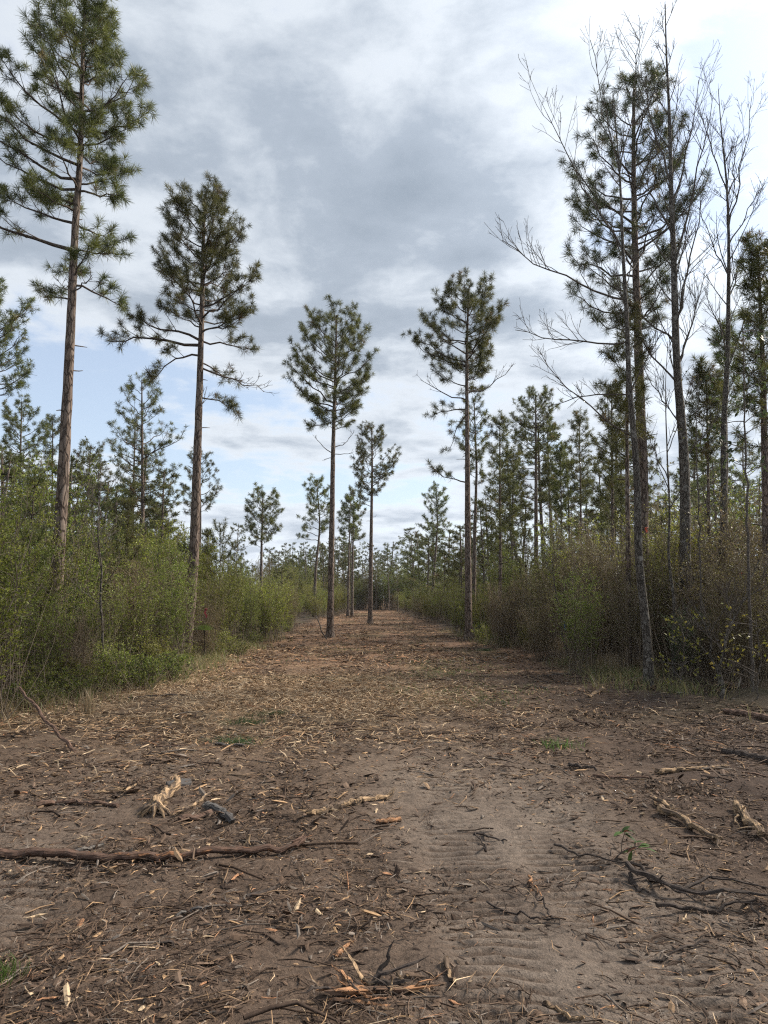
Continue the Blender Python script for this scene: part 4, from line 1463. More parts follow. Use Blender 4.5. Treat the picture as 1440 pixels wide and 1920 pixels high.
rl = np.random.default_rng(900)
mb = MB()
for (n, y0, y1, md, sg, wk) in ((30000, 2.2, 9.5, 0.026, 0.55, 0.30), (14000, 2.2, 8.0, 0.013, 0.4, 0.55), (450, 2.3, 9.0, 0.055, 0.35, 0.36), (36000, 6.0, 26, 0.038, 0.5, 0.28), (22000, 16, 93, 0.075, 0.45, 0.30)):
    x, y = litter_points(n, y0, y1, rl)
    L = np.minimum(np.exp(rl.normal(math.log(md), sg, len(x))), md * 4.5)
    shards(mb, x, y, L, np.clip(L * wk * rl.uniform(0.5, 1.4, len(x)), 0.003, 0.05), np.clip(L * 0.10, 0.002, 0.02), litter_cols(x, y, rl), rl)
for i in range(34):      # small drifts of shredded wood
    hx, hy = ((rl.uniform(-2.2, 0.3), rl.uniform(4.2, 7.0)) if i % 4 == 1 else (rl.uniform(2.0, 4.6), rl.uniform(3.8, 11.0)))
    if i > 31:
        hx, hy = rl.uniform(-1.5, 0.2), rl.uniform(2.8, 4.0)
    n = 190
    x, y = hx + rl.normal(0, 0.26, n), hy + rl.normal(0, 0.14, n)
    L = np.minimum(np.exp(rl.normal(math.log(0.034), 0.5, n)), 0.13)
    c9 = litter_cols(x, y, rl) * (0.75 if hx > 1.8 else 0.95)
    shards(mb, x, y, L, np.clip(L * 0.25 * rl.uniform(0.5, 1.4, n), 0.003, 0.04), np.clip(L * 0.12, 0.002, 0.02), c9, rl, 0.4, rl.uniform(0.3, 4.0))
for (tu, tv, tr) in ((619, 1197, 0.32), (879, 1202, 0.34), (694, 1170, 0.34), (652, 1158, 0.3), (660, 1157, 0.3), (1204, 1252, 0.4), (1217, 1292, 0.25), (1294, 1264, 0.32), (1352, 1305, 0.2)):
    q9 = gnd(tu, tv)
    n = 420
    ang, rad9 = rl.random(n) * 6.283, np.abs(rl.normal(0, 1.0, n)) * tr + 0.08
    x, y = q9[0] + np.cos(ang) * rad9, q9[1] + np.sin(ang) * rad9
    L = np.exp(rl.normal(math.log(0.075), 0.4, n))
    shards(mb, x, y, L, np.clip(L * 0.2, 0.004, 0.03), np.clip(L * 0.1, 0.003, 0.02), litter_cols(x, y, rl) * 0.95, rl, 0.45, 0.3 + 6 * np.exp(-rad9 / 0.2))
tag(link('wood_chip_litter', mb.mesh('wood_chip_litter', M['litter'], False, True)), 'shredded wood chips and bark crumbs strewn all over the clearing', 'wood chips', kind='stuff')
mb = MB()
for (n, y0, y1, md, w) in ((30000, 2.2, 10, 0.085, 0.0014), (26000, 8, 24, 0.10, 0.0034), (14000, 18, 93, 0.18, 0.009)):
    x, y = litter_points(n, y0, y1, rl)
    L = np.exp(rl.normal(math.log(md), 0.4, len(x)))
    c = litter_cols(x, y, rl) * 1.05
    strips(mb, x, y, L, w * rl.uniform(0.6, 1.7, len(x)), c, rl)
x, y = rl.normal(-1.6, 2.4, 30000), rl.normal(12.3, 2.6, 30000)
ok = (x > edge_l(y) - 0.4) & (x < edge_r(y)) & (rl.random(30000) < 0.15 + straw_mask(x, y))
x, y = x[ok], y[ok]
strips(mb, x, y, np.exp(rl.normal(math.log(0.12), 0.4, len(x))), 0.0045 * rl.uniform(0.6, 1.6, len(x)), PAL[rl.choice([4, 5, 7, 7], len(x))] * rl.uniform(0.7, 1.2, (len(x), 1)), rl, 0.22)
tag(link('pine_straw_litter', mb.mesh('pine_straw_litter', M['litter'], False, True)), 'fallen pine straw and shredded fibres over the bare ground', 'pine straw', kind='stuff')
mb = MB()
for (n, y0, y1, md) in ((2600, 2.3, 9, 0.12), (2200, 7, 30, 0.24)):
    x, y = litter_points(n, y0, y1, rl, thin_tracks=0.4)
    L = np.exp(rl.normal(math.log(md), 0.45, len(x)))
    c = litter_cols(x, y, rl) * 0.9
    d, s_, u_ = frames(len(x), rl, 0.06)
    z = gz(x, y)
    for i in range(len(x)):
        p = np.array((x[i], y[i], z[i] + 0.006))
        k = L[i]
        r = 0.0018 + 0.018 * k * rl.uniform(0.5, 1.2)
        r = min(r, 0.009 + 0.0005 * y[i])
        a, b = p - d[i] * k * .5, p + d[i] * k * .5
        m1 = p + s_[i] * rl.normal(0, 0.10) * k + np.array((0, 0, 0.04 * k))
        tube(mb, np.stack([a, (a + m1) / 2 + s_[i] * rl.normal(0, 0.03) * k, m1, b]), (r, r * .95, r * .8, r * .5), 4, col=c[i], cap=False)
tag(link('twig_litter', mb.mesh('twig_litter', M['litter'], True, True)), 'thin broken twigs lying scattered on the soil', 'twigs', kind='stuff')

# the chips that show largest, one by one
CH = []
for i in range(30):
    mb = MB()
    r = np.random.default_rng(2000 + i)
    kind = ('pale', 'tan', 'grey', 'orange', 'dark')[i % 5]
    c = {'pale': PAL[7], 'tan': PAL[5], 'grey': PAL[3] * 1.1, 'orange': PAL[6] * 1.05, 'dark': PAL[1] * 0.9}[kind]
    n = 7
    t = np.linspace(-0.5, 0.5, n)
    pts = np.stack([t, 0.06 * r.normal(0, 1, n), 0.03 * r.random(n)], 1)
    wv = np.array([0.02, 0.10, 0.13, 0.12, 0.11, 0.07, 0.015]) * r.uniform(0.6, 1.3, n)
    k = 6
    a = np.linspace(0, 2 * math.pi, k, endpoint=False) + 0.3
    V = pts[:, None, :] + np.stack([0 * a[None, :] * wv[:, None], np.cos(a)[None] * wv[:, None], np.sin(a)[None] * wv[:, None] * 0.45], -1) * r.uniform(0.75, 1.2, (n, k, 1))
    ii = np.arange(n - 1)[:, None] * k
    jj = np.arange(k)[None]
    q = np.stack([ii + jj, ii + (jj + 1) % k, ii + k + (jj + 1) % k, ii + k + jj], -1).reshape(-1, 4)
    mb.add(V.reshape(-1, 3), q, None, np.repeat(c * r.uniform(0.75, 1.2, (n * k, 1)), 1, 0))
    CH.append((kind, mb.mesh('wood_chip', M['litter'], False, True)))
x, y = litter_points(290, 2.7, 9.5, rl, bias=1.6, thin_tracks=0.5)
KL = {'pale': 'pale split wood chip', 'tan': 'tan wood splinter', 'grey': 'grey weathered bark chip', 'orange': 'fresh orange wood chip', 'dark': 'dark brown bark chip'}
for i in range(len(x)):
    kind, me = CH[int(rl.choice(30))]
    L = min(np.exp(rl.normal(math.log(0.068), 0.32)), 0.15)
    o = link('wood_chip', me, None, (x[i], y[i], float(gz(x[i], y[i])) + 0.02 * L + 0.006))
    o.rotation_euler = (rl.normal(0, 0.25), rl.normal(0, 0.16), rl.random() * 6.28)
    o.scale = (L, L * rl.uniform(0.4, 0.85), L * rl.uniform(0.6, 1.0))
    tag(o, f"{KL[kind]} lying loose on the {'nearest' if y[i] < 5 else 'middle'} bare soil", 'wood chip', f'loose {kind} wood chips')


# ------------------------------------------------------------------ sticks, poles and logs that one can point to
def wood_tube(mb, c, rad, k, seed, rough=0.10, flat=0.85):
    """an uneven, ridged piece of wood; stores grain coordinates (across, across, along) as its colour attribute"""
    r = np.random.default_rng(seed + 4000)
    n = len(c)
    tan = np.empty_like(c)
    tan[1:-1] = c[2:] - c[:-2]
    tan[0], tan[-1] = c[1] - c[0], c[-1] - c[-2]
    tan = norm(tan)
    ref = np.array((0.05, 0.1, 0.99)) if abs(tan[:, 2]).mean() < 0.7 else np.array((0.3, 0.95, 0.05))
    s_ = norm(np.cross(tan, ref))
    t_ = np.cross(s_, tan)
    a = np.linspace(0, 2 * math.pi, k, endpoint=False) + r.random()
    ridge = 1 + rough * 1.6 * (r.random(k) - 0.5) * 2
    loc = 1 + rough * 0.8 * r.normal(0, 1, (n, k))
    rr = rad[:, None] * ridge[None] * np.clip(loc, 0.55, 1.5)
    V = c[:, None] + (np.cos(a)[None, :, None] * s_[:, None] + flat * np.sin(a)[None, :, None] * t_[:, None]) * rr[..., None]
    ln = np.concatenate([[0], np.cumsum(np.linalg.norm(np.diff(c, axis=0), axis=1))])
    rm = float(rad.mean())
    o_ = r.random(3) * 5
    G = np.stack([np.cos(a)[None] * rm + 0 * ln[:, None] + o_[0], np.sin(a)[None] * rm + 0 * ln[:, None] + o_[1], 0 * a[None] + ln[:, None] + o_[2]], -1)
    ii = np.arange(n - 1)[:, None] * k
    jj = np.arange(k)[None]
    q = np.stack([ii + jj, ii + (jj + 1) % k, ii + k + (jj + 1) % k, ii + k + jj], -1).reshape(-1, 4)
    V = np.vstack([V.reshape(-1, 3), c[0], c[-1]])
    G = np.vstack([G.reshape(-1, 3), G[0].mean(0), G[-1].mean(0)])
    b = n * k
    tr = [(b, (j + 1) % k, j) for j in range(k)] + [(b + 1, (n - 1) * k + j, (n - 1) * k + (j + 1) % k) for j in range(k)]
    mb.add(V, q, tr, G)


def resample(pts, n, r, wob):
    P_ = np.array(pts, float)
    seg = np.concatenate([[0], np.cumsum(np.linalg.norm(np.diff(P_, axis=0), axis=1))])
    t = np.linspace(0, seg[-1], n)
    c = np.stack([np.interp(t, seg, P_[:, i]) for i in range(3)], 1)
    for _ in range(2):
        c[1:-1] = 0.25 * c[:-2] + 0.5 * c[1:-1] + 0.25 * c[2:]
    w = r.normal(0, wob, (n // 3 + 3, 3))
    for i in range(3):
        c[:, i] += np.interp(np.linspace(0, len(w) - 1, n), np.arange(len(w)), w[:, i])
    return c, seg[-1]


def stick(name, label, pts, r0, r1, mat, cat='stick', k=9, rough=0.15, wob=0.012, seed=0, group=None, n=26, splinter=0.0):
    """a dead piece of wood through world points, its ends broken off"""
    r = np.random.default_rng(seed + 3000)
    n = int(n * 1.6)
    c, L = resample(pts, n, r, wob * 0.7)
    lf = np.interp(np.linspace(0, 6, n), np.arange(7), r.uniform(0.86, 1.14, 7))
    rad = np.linspace(r0, r1, n) * lf
    o0 = c[0].copy()
    mb = MB()
    if splinter:
        m_ = max(2, n // 8)
        rad[:m_] *= np.linspace(0.45, 1, m_)
        rad[-m_:] *= np.linspace(1, 0.4, m_)
    wood_tube(mb, c - o0, rad, k, seed, rough)
    if splinter:
        for e, dr in ((c[0], c[0] - c[2]), (c[-1], c[-1] - c[-3])):
            dr = norm(dr)
            for j in range(7):
                dd = norm(dr + r.normal(0, 0.16, 3))
                off = r.normal(0, r0 * 0.42, 3)
                b = e - dr * splinter * 0.9 + off
                ll = splinter * r.uniform(1.0, 2.0)
                cc = np.stack([b, b + dd * ll * 0.45 + r.normal(0, 0.002, 3), b + dd * ll * 0.8, b + dd * ll]) - o0
                wood_tube(mb, cc, np.array((r0 * 0.3, r0 * 0.26, r0 * 0.15, 0.0008)), 4, seed + j, 0.2, 0.6)
    # a few knots
    for j in range(int(L * 3)):
        i = int(r.integers(2, n - 2))
        dd = norm(r.normal(0, 1, 3) + (0, 0, 0.4))
        wood_tube(mb, np.stack([c[i], c[i] + dd * rad[i] * 1.0, c[i] + dd * rad[i] * r.uniform(1.3, 2.0)]) - o0, np.array((rad[i] * 0.4, rad[i] * 0.3, rad[i] * 0.16)), 5, seed + 50 + j, 0.15, 1.0)
    o = link(name, mb.mesh(name, mat, False, True), None, o0 - np.array((0, 0, (0.05 if cat == 'pole' else 0.3) * r0)))
    tag(o, label, cat, group)
    return o


def gp(*uv, lift=0.02):
    out = []
    for u, v in uv:
        p = gnd(u, v)
        p[2] += lift
        out.append(p)
    return out


stick('fallen_pole', 'long brown peeled pole lying across the left foreground', gp((-60, 1612), (60, 1614), (200, 1616), (330, 1608), (450, 1596), (530, 1588), (572, 1578), lift=0.045), 0.033, 0.024, M['pole'], 'pole', 12, 0.07, 0.01, 1, n=60, splinter=0.10)
stick('stick', 'wavy reddish-brown stick lying behind the long peeled pole', gp((68, 1510), (110, 1504), (150, 1507), (190, 1512), (222, 1513), lift=0.025), 0.024, 0.016, M['brownstick'], seed=2)
p = gnd(146, 1420)
stick('leaning_stick', 'thin dark stick stuck in the ground and leaning to the left thicket', [p + (0, 0, -0.03), at(110, 1375, p[1] + 0.2), at(70, 1330, p[1] + 0.4), at(38, 1288, p[1] + 0.6)], 0.024, 0.014, M['brownstick'], seed=3)
p0 = gnd(290, 1522)
# torn root stump: body with splayed prongs
root = empty('torn_root', p0)
mb = MB()
c_, _ = resample([(0.0, 0, 0.0), (-0.01, 0.08, 0.05), (0.0, 0.25, 0.07), (0.03, 0.42, 0.09), (0.02, 0.55, 0.10), (-0.03, 0.66, 0.14)], 24, np.random.default_rng(5), 0.008)
wood_tube(mb, c_, np.interp(np.linspace(0, 1, 24), [0, 0.1, 0.3, 0.6, 0.85, 1], [0.035, 0.058, 0.046, 0.036, 0.030, 0.006]), 10, 5, 0.17)
link('body', mb.mesh('body', M['palewood'], False, True), root)
for j, (a, l) in enumerate([(-0.7, 0.13), (0.6, 0.17), (0.15, 0.10), (-1.2, 0.16), (1.3, 0.13)]):
    mb = MB()
    wood_tube(mb, resample([(0, 0.06, 0.05), (math.sin(a) * l * 0.6, 0.02 - 0.05 * math.cos(a), 0.035), (math.sin(a) * l, 0.02 - 0.10 * math.cos(a), -0.02)], 8, np.random.default_rng(j), 0.006)[0], np.linspace(0.034, 0.010, 8), 7, j, 0.2)
    link('prong', mb.mesh('prong', M['palewood'], True, True), root)
tag(root, 'pale torn root piece standing out of the litter behind the pole', 'root')


def slab(name, label, u, v, sx, sy, th, rz, mat, cat, tilt=0.1, seed=0):
    r = np.random.default_rng(seed + 77)
    k = 11
    a = np.linspace(0, 2 * math.pi, k, endpoint=False)
    rr = r.uniform(0.7, 1.1, k)
    ring = np.stack([np.cos(a) * sx * rr, np.sin(a) * sy * rr, np.zeros(k)], 1)
    top = ring * (0.86, 0.86, 1) + np.stack([0 * a, 0 * a, th * r.uniform(0.6, 1.1, k)], 1)
    V = np.vstack([ring, top, (0, 0, th * 1.05), (0, 0, 0)])
    q = [(i, (i + 1) % k, k + (i + 1) % k, k + i) for i in range(k)]
    tr = [(k + i, k + (i + 1) % k, 2 * k) for i in range(k)] + [((i + 1) % k, i, 2 * k + 1) for i in range(k)]
    mb = MB()
    mb.add(V, q, tr)
    p = gnd(u, v)
    o = link(name, mb.mesh(name, mat, False), None, (p[0], p[1], p[2] - 0.004), rz)
    o.rotation_euler = (tilt, 0, rz)
    return tag(o, label, cat)


slab('bark_slab', 'flat grey bark slab beside the pale torn root', 335, 1474, 0.13, 0.09, 0.03, 0.4, M['greywood'], 'bark', 0.12, 1)
stick('splinter', 'pale straight splinter leaning between torn root and dark chunk', gp((334, 1524), (370, 1506), (400, 1488), lift=0.03), 0.016, 0.012, M['palewood'], 'splinter', 5, 0.2, 0.006, 7, splinter=0.05)
stick('log_chunk', 'charred dark grey log chunk right of the torn root', gp((384, 1506), (410, 1518), (438, 1534), lift=0.035), 0.036, 0.028, M['greywood'], 'log', 10, 0.12, 0.012, 8, n=14)
stick('log_chunk', 'tan rotten log piece tucked under the dark grey chunk', gp((336, 1532), (368, 1528), (404, 1517), lift=0.02), 0.024, 0.026, M['brownstick'], 'log', 9, 0.14, 0.01, 9, n=14)
stick('split_pole', 'long split tan pole pointing away in the middle ground', gp((574, 1531), (620, 1519), (670, 1507), (732, 1490), lift=0.022), 0.026, 0.017, M['palewood'], 'pole', 8, 0.16, 0.01, 10, n=34, splinter=0.08)
stick('log_chunk', 'short orange-brown barkless log end in the middle of the foreground', gp((704, 1538), (726, 1536), (751, 1532), lift=0.022), 0.021, 0.020, M['orangewood'], 'log', 10, 0.06, 0.004, 11, n=12)
stick('splinter', 'yellow splinter lying flat left of the torn root', gp((178, 1488), (210, 1485), (236, 1482), lift=0.012), 0.012, 0.009, M['palewood'], 'splinter', 5, 0.2, 0.005, 12, n=10, splinter=0.04)
stick('splinter', 'short yellow splinter touching the torn root from the left', gp((234, 1490), (260, 1476), lift=0.02), 0.014, 0.010, M['palewood'], 'splinter', 5, 0.2, 0.005, 13, n=8, splinter=0.04)
p = gnd(456, 1592)
stick('splinter', 'upright tan splinter poking up behind the long pole', [p, p + (0.02, 0.03, 0.06), p + (0.03, 0.05, 0.11)], 0.022, 0.012, M['palewood'], 'splinter', 5, 0.3, 0.003, 14, n=7)
stick('stick', 'grey stick lying just behind the left part of the long pole', gp((120, 1608), (160, 1593), (190, 1586), lift=0.02), 0.017, 0.012, M['greywood'], seed=15, n=14)
# splintered orange log at the very front
p = gnd(640, 1872)
root = empty('splintered_log', p)
rj = np.random.default_rng(4)
pieces = [((-0.07, 0.0, 0.03), (0.40, 0.05, 0.03), 0.022, 'orangewood'), ((-0.05, -0.03, 0.015), (0.26, -0.07, 0.012), 0.016, 'orangewood'), ((0.12, 0.05, 0.05), (0.36, 0.12, 0.11), 0.013, 'darkwood'),
          ((0.14, 0.06, 0.04), (0.21, 0.13, 0.17), 0.011, 'darkwood'), ((0.0, 0.05, 0.02), (0.30, 0.10, 0.03), 0.022, 'darkwood'), ((-0.10, 0.04, 0.02), (0.10, 0.02, 0.035), 0.014, 'orangewood')]
for j in range(16):
    a = np.array((rj.uniform(-0.05, 0.30), rj.uniform(-0.05, 0.10), 0.03))
    pieces.append((a, a + np.array((rj.normal(0.02, 0.10), rj.normal(0.02, 0.06), rj.uniform(-0.01, 0.09))), rj.uniform(0.004, 0.009), ('orangewood', 'darkwood', 'palewood')[j % 3]))
for j, (a, b, r_, mt) in enumerate(pieces):
    mb = MB()
    c, _ = resample([a, (np.array(a) + np.array(b)) / 2, b], 12, np.random.default_rng(j), 0.005)
    wood_tube(mb, c, r_ * np.interp(np.linspace(0, 1, 12), [0, 0.15, 0.7, 1], [0.2, 1, 0.75, 0.06]), 6, j, 0.25, 0.6)
    link('splinter', mb.mesh('splinter', M[mt], False, True), root)
tag(root, 'splintered log with orange torn wood at the bottom centre', 'log')


def dead_branch(name, label, paths, mats, cat='branch', group=None):
    """a fallen branch: first path is the main stem, the rest fork from it"""
    o0 = np.array(paths[0][0][0], float)
    root = empty(name, o0)
    for j, (pts, r0, r1) in enumerate(paths):
        r = np.random.default_rng(j + len(label))
        c, L = resample(pts, 22, r, 0.012)
        mb = MB()
        wood_tube(mb, c - o0, np.linspace(r0, r1, 22) * np.interp(np.linspace(0, 5, 22), np.arange(6), r.uniform(0.85, 1.15, 6)), 8, j * 7 + len(label), 0.10)
        for q_ in range(int(L * 5)):
            i = int(r.integers(3, 20))
            dd = norm(r.normal(0, 1, 3) * (1, 1, 0.4) + (0, 0, 0.25))
            ll = r.uniform(0.04, 0.2)
            wood_tube(mb, np.stack([c[i], c[i] + dd * ll * 0.5 + r.normal(0, 0.008, 3), c[i] + dd * ll]) - o0, np.array((0.3 * r0, 0.22 * r0, 0.0015)), 5, q_, 0.1, 1.0)
        link('stem' if j == 0 else 'side_branch', mb.mesh('stem', mats, False, True), root)
    return tag(root, label, cat, group)


dead_branch('dead_branch', 'dark forked dead branch lying in the right foreground',
            [(gp((1175, 1632), (1200, 1650), (1260, 1666), (1330, 1676), (1400, 1680), (1470, 1690), lift=0.05), 0.017, 0.008), (gp((1185, 1628), (1230, 1650), (1270, 1672), (1300, 1690), lift=0.04), 0.013, 0.005),
             (gp((1270, 1664), (1340, 1655), (1400, 1662), (1445, 1676), lift=0.05), 0.012, 0.005), (gp((1235, 1700), (1300, 1695), (1360, 1690), (1420, 1688), lift=0.03), 0.012, 0.006), (gp((1180, 1640), (1195, 1660), (1215, 1664), lift=0.02), 0.016, 0.006),
             (gp((1400, 1680), (1415, 1700), (1432, 1722), lift=0.03), 0.010, 0.004)], M['darkwood'])
dead_branch('dead_branch', 'thin forked dead twig lying on the pale track right of centre',
            [(gp((915, 1677), (960, 1700), (1000, 1716), (1045, 1718), (1062, 1730), lift=0.015), 0.008, 0.004), (gp((1040, 1716), (1020, 1698), (1010, 1680), lift=0.02), 0.006, 0.003)], M['darkwood'])
dead_branch('dead_branch', 'short crooked dead twig on the track behind the forked one',
            [(gp((890, 1550), (920, 1560), (955, 1570), lift=0.018), 0.010, 0.004), (gp((912, 1590), (908, 1575), (890, 1557), lift=0.02), 0.009, 0.004)], M['darkwood'])
dead_branch('dead_branch', 'long thin twig arching toward the green sprig', [(gp((1040, 1580), (1090, 1602), (1140, 1612), (1180, 1618), lift=0.03), 0.008, 0.004), (gp((1140, 1612), (1150, 1600), (1148, 1590), lift=0.05), 0.004, 0.002)], M['darkwood'])
dead_branch('broken_log', 'pale forked broken log with split end at the right', [(gp((1235, 1518), (1280, 1530), (1320, 1552), (1356, 1570), lift=0.035), 0.034, 0.020), (gp((1226, 1505), (1245, 1510), (1262, 1521), lift=0.04), 0.018, 0.020), (gp((1340, 1562), (1345, 1575), (1352, 1588), lift=0.02), 0.01, 0.004)], M['palewood'], 'log')
dead_branch('broken_log', 'short pale peeled log pointing down at the right edge', [(gp((1378, 1508), (1395, 1530), (1412, 1548), (1434, 1566), lift=0.035), 0.028, 0.030), (gp((1378, 1508), (1382, 1525), (1384, 1545), lift=0.02), 0.014, 0.006)], M['palewood'], 'log')
stick('stick', 'straight pale barkless stick in the right middle ground', gp((1226, 1450), (1280, 1446), (1330, 1440), (1358, 1436), lift=0.025), 0.024, 0.020, M['palewood'], 'stick', 8, 0.08, 0.008, 21, splinter=0.05)
stick('log_chunk', 'dark half-buried log at the right edge behind the pale sticks', gp((1355, 1408), (1395, 1415), (1440, 1428), (1480, 1440), lift=0.03), 0.045, 0.05, M['darkwood'], 'log', 10, 0.1, 0.01, 22)
stick('log_chunk', 'grey fallen log at the right edge below the thicket', gp((1360, 1338), (1400, 1345), (1460, 1358), lift=0.05), 0.055, 0.06, M['brownstick'], 'log', 10, 0.1, 0.012, 23)
stick('stick', 'short pale stick lying near the mottled thin tree', gp((1104, 1312), (1118, 1305), (1131, 1297), lift=0.03), 0.026, 0.022, M['palewood'], seed=24, n=10)
stick('stick', 'brown stick lying in line with the trail right of centre', gp((1075, 1352), (1100, 1360), (1124, 1366), lift=0.025), 0.022, 0.014, M['brownstick'], seed=25, n=12)
stick('stick', 'dark stick lying across the middle ground right of the track', gp((1065, 1440), (1090, 1444), (1122, 1448), lift=0.025), 0.020, 0.014, M['darkwood'], seed=26, n=12)
stick('stick', 'tan curved stick at the bottom right of the track', gp((1022, 1868), (1045, 1882), (1070, 1896), (1096, 1904), lift=0.012), 0.010, 0.008, M['palewood'], seed=27, n=14)
stick('splinter', 'bright orange split chip left of the bottom centre', gp((628, 1786), (645, 1775), (662, 1762), lift=0.012), 0.013, 0.008, M['orangewood'], 'splinter', 6, 0.25, 0.003, 28, n=9, splinter=0.02)
dead_branch('splinter', 'small forked orange splinter on the track right of centre', [(gp((990, 1645), (1000, 1658), (1016, 1672), lift=0.02), 0.008, 0.003), (gp((994, 1644), (998, 1656), (1000, 1668), lift=0.015), 0.007, 0.003)], M['orangewood'], 'splinter')
stick('splinter', 'pale orange chip at the lower left near the grass tuft', gp((57, 1834), (66, 1829), (76, 1824), lift=0.012), 0.012, 0.010, M['orangewood'], 'splinter', 6, 0.2, 0.002, 29, n=8)
stick('stick', 'tan stick lying near the bottom between track and log', gp((830, 1800), (842, 1828), (856, 1852), lift=0.012), 0.010, 0.009, M['palewood'], seed=30, n=10)
stick('stick', 'thin dark twig pointing right near the lower right corner', gp((1190, 1790), (1230, 1784), (1268, 1775), (1330, 1758), lift=0.015), 0.006, 0.004, M['darkwood'], seed=31, n=14)
stick('stick', 'mossy grey stick lying beside green needles in the left middle ground', gp((402, 1404), (430, 1404), (456, 1402), lift=0.02), 0.022, 0.02, M['greywood'], seed=32, n=10)
stick('stick', 'dark stick across the straw at the left of the trail', gp((240, 1310), (290, 1306), (350, 1302), lift=0.03), 0.025, 0.016, M['darkwood'], seed=33, n=14)
stick('stick', 'thin bowed stick before the left thicket reaching the leaning stick', gp((30, 1395), (70, 1362), (130, 1352), lift=0.10), 0.012, 0.008, M['palewood'], seed=34, n=14)
stick('stick', 'brown stick in the shade at the lower left', gp((230, 1785), (262, 1775), (292, 1768), (330, 1770), lift=0.01), 0.008, 0.008, M['darkwood'], seed=35, n=12)
stick('stick', 'small curved stick left of the bottom log', gp((465, 1850), (470, 1865), (462, 1884), lift=0.01), 0.008, 0.007, M['palewood'], seed=36, n=10)
stick('stick', 'short grey stick beneath the long peeled pole', gp((333, 1706), (365, 1701), (398, 1695), lift=0.01), 0.008, 0.006, M['greywood'], seed=37, n=10)
stick('stick', 'broken brown stick below the right end of the long pole', gp((462, 1680), (495, 1664), (528, 1652), lift=0.015), 0.013, 0.010, M['darkwood'], seed=38, n=10)
# middle-ground sticks too many to tell apart
rk = np.random.default_rng(611)
for i in range(70):
    y = 6.5 + 26 * rk.random() ** 1.5
    x = rk.uniform(edge_l(y) - 0.2, edge_r(y) + 0.3)
    if i % 3 == 0 and y < 16:
        x = edge_r(y) - rk.random() * 1.8
    a = rk.random() * 3.14
    L = rk.uniform(0.25, 0.95)
    d = np.array((math.cos(a), math.sin(a) * 0.6, 0)) * L / 2
    pts = []
    for t in (-1, -0.3, 0.35, 1):
        p = np.array((x, y, 0)) + d * t + np.array((rk.normal(0, 0.03), rk.normal(0, 0.03), 0))
        p[2] = float(gz(p[0], p[1])) + 0.015
        pts.append(p)
    mt = ('brownstick', 'darkwood', 'palewood', 'greywood')[int(rk.choice(4, p=[.3, .25, .3, .15]))]
    lb = {'brownstick': 'small brown', 'darkwood': 'small dark', 'palewood': 'small pale', 'greywood': 'small grey'}[mt]
    stick('stick', f"{lb} broken stick on the {'nearer' if y < 12 else 'farther'} trail floor", pts, rk.uniform(0.008, 0.02), rk.uniform(0.006, 0.012), M[mt], seed=700 + i, n=8, k=5, group='broken sticks strewn over the trail')

# ------------------------------------------------------------------ grass, sprigs, ribbons
print('stage small')


def grass(name, label, spots, n, h, w, colA, colB, seed, kind=None, cat='grass', lean=0.35, group=None):
    r = np.random.default_rng(seed)
    mb = MB()
    for (cx, cy, rx, ry) in spots:
        x = cx + r.normal(0, rx, n)
        y = cy + r.normal(0, ry, n)
        z = gz(x, y) - 0.005
        hh = h * r.uniform(0.45, 1.15, (n, 1))
        b = np.stack([x, y, z], 1)
        d = np.stack([r.normal(0, lean, n), r.normal(0, lean, n), np.ones(n)], 1)
        m_ = b + d * hh * 0.55
        e = b + d * hh * (1, 1, 0.85) + np.stack([r.normal(0, lean, n), r.normal(0, lean, n), np.zeros(n)], 1) * hh * 0.6
        s_ = norm(np.stack([r.normal(0, 1, n), r.normal(0, 1, n), np.zeros(n)], 1)) * w
        V = np.stack([b - s_, b + s_, m_ - s_ * .8, m_ + s_ * .8, e], 1)
        o = (np.arange(n) * 5)[:, None, None]
        k = r.random((n, 1))
        c = (np.array(colA) * (1 - k) + np.array(colB) * k)
        mb.add(V.reshape(-1, 3), (np.array([(0, 1, 3, 2)])[None] + o).reshape(-1, 4), (np.array([(2, 3, 4)])[None] + o).reshape(-1, 3), np.repeat(c, 5, 0))
    return tag(link(name, mb.mesh(name, M['leaf'], False, True)), label, cat, group, kind)


DRY = ((0.27, 0.205, 0.12), (0.45, 0.365, 0.23))
GRN = ((0.05, 0.085, 0.02), (0.11, 0.15, 0.04))
p = [gnd(u, v) for u, v in ((1090, 1225), (1130, 1240), (1165, 1250), (1050, 1222), (1190, 1262), (1020, 1215), (1110, 1232), (1150, 1246))]
grass('dry_grass', 'strip of dry tan grass along the foot of the right thicket', [(q[0] - 0.1, q[1] - 0.1, 0.42, 0.4) for q in p], 620, 0.33, 0.006, *DRY, 1, 'stuff', lean=0.3)
sp_ = []
rg = np.random.default_rng(5)
for i in range(60):
    y = 9 + 24 * rg.random() ** 1.4
    left = rg.random() < 0.6
    e = edge_l(y) if left else edge_r(y)
    sp_.append((e + (-1 if left else 1) * rg.uniform(-0.3, 0.6), y, 0.35, 0.35))
sk = [(float(edge_l(yy)) + rg.uniform(-0.5, 0.15), yy, 0.3, 0.3) for yy in np.concatenate([rg.uniform(8.5, 15, 44), rg.uniform(15, 30, 24)])]
grass('dry_stalks', 'pale dry stalks and straw along the foot of the left thicket', sk, 34, 0.26, 0.0045, *DRY, 6, 'stuff', lean=0.45)
grass('undergrowth_grass', 'mixed dry and green grass blades under both thicket edges', sp_, 130, 0.32, 0.004, DRY[0], GRN[1], 2, 'stuff', lean=0.4)
sp_ = [(rg.uniform(0.2, 2.6), rg.uniform(11, 19), 0.4, 0.4) for i in range(26)] + [(rg.uniform(-2.5, 2.5), rg.uniform(16, 30), 0.5, 0.6) for i in range(22)]
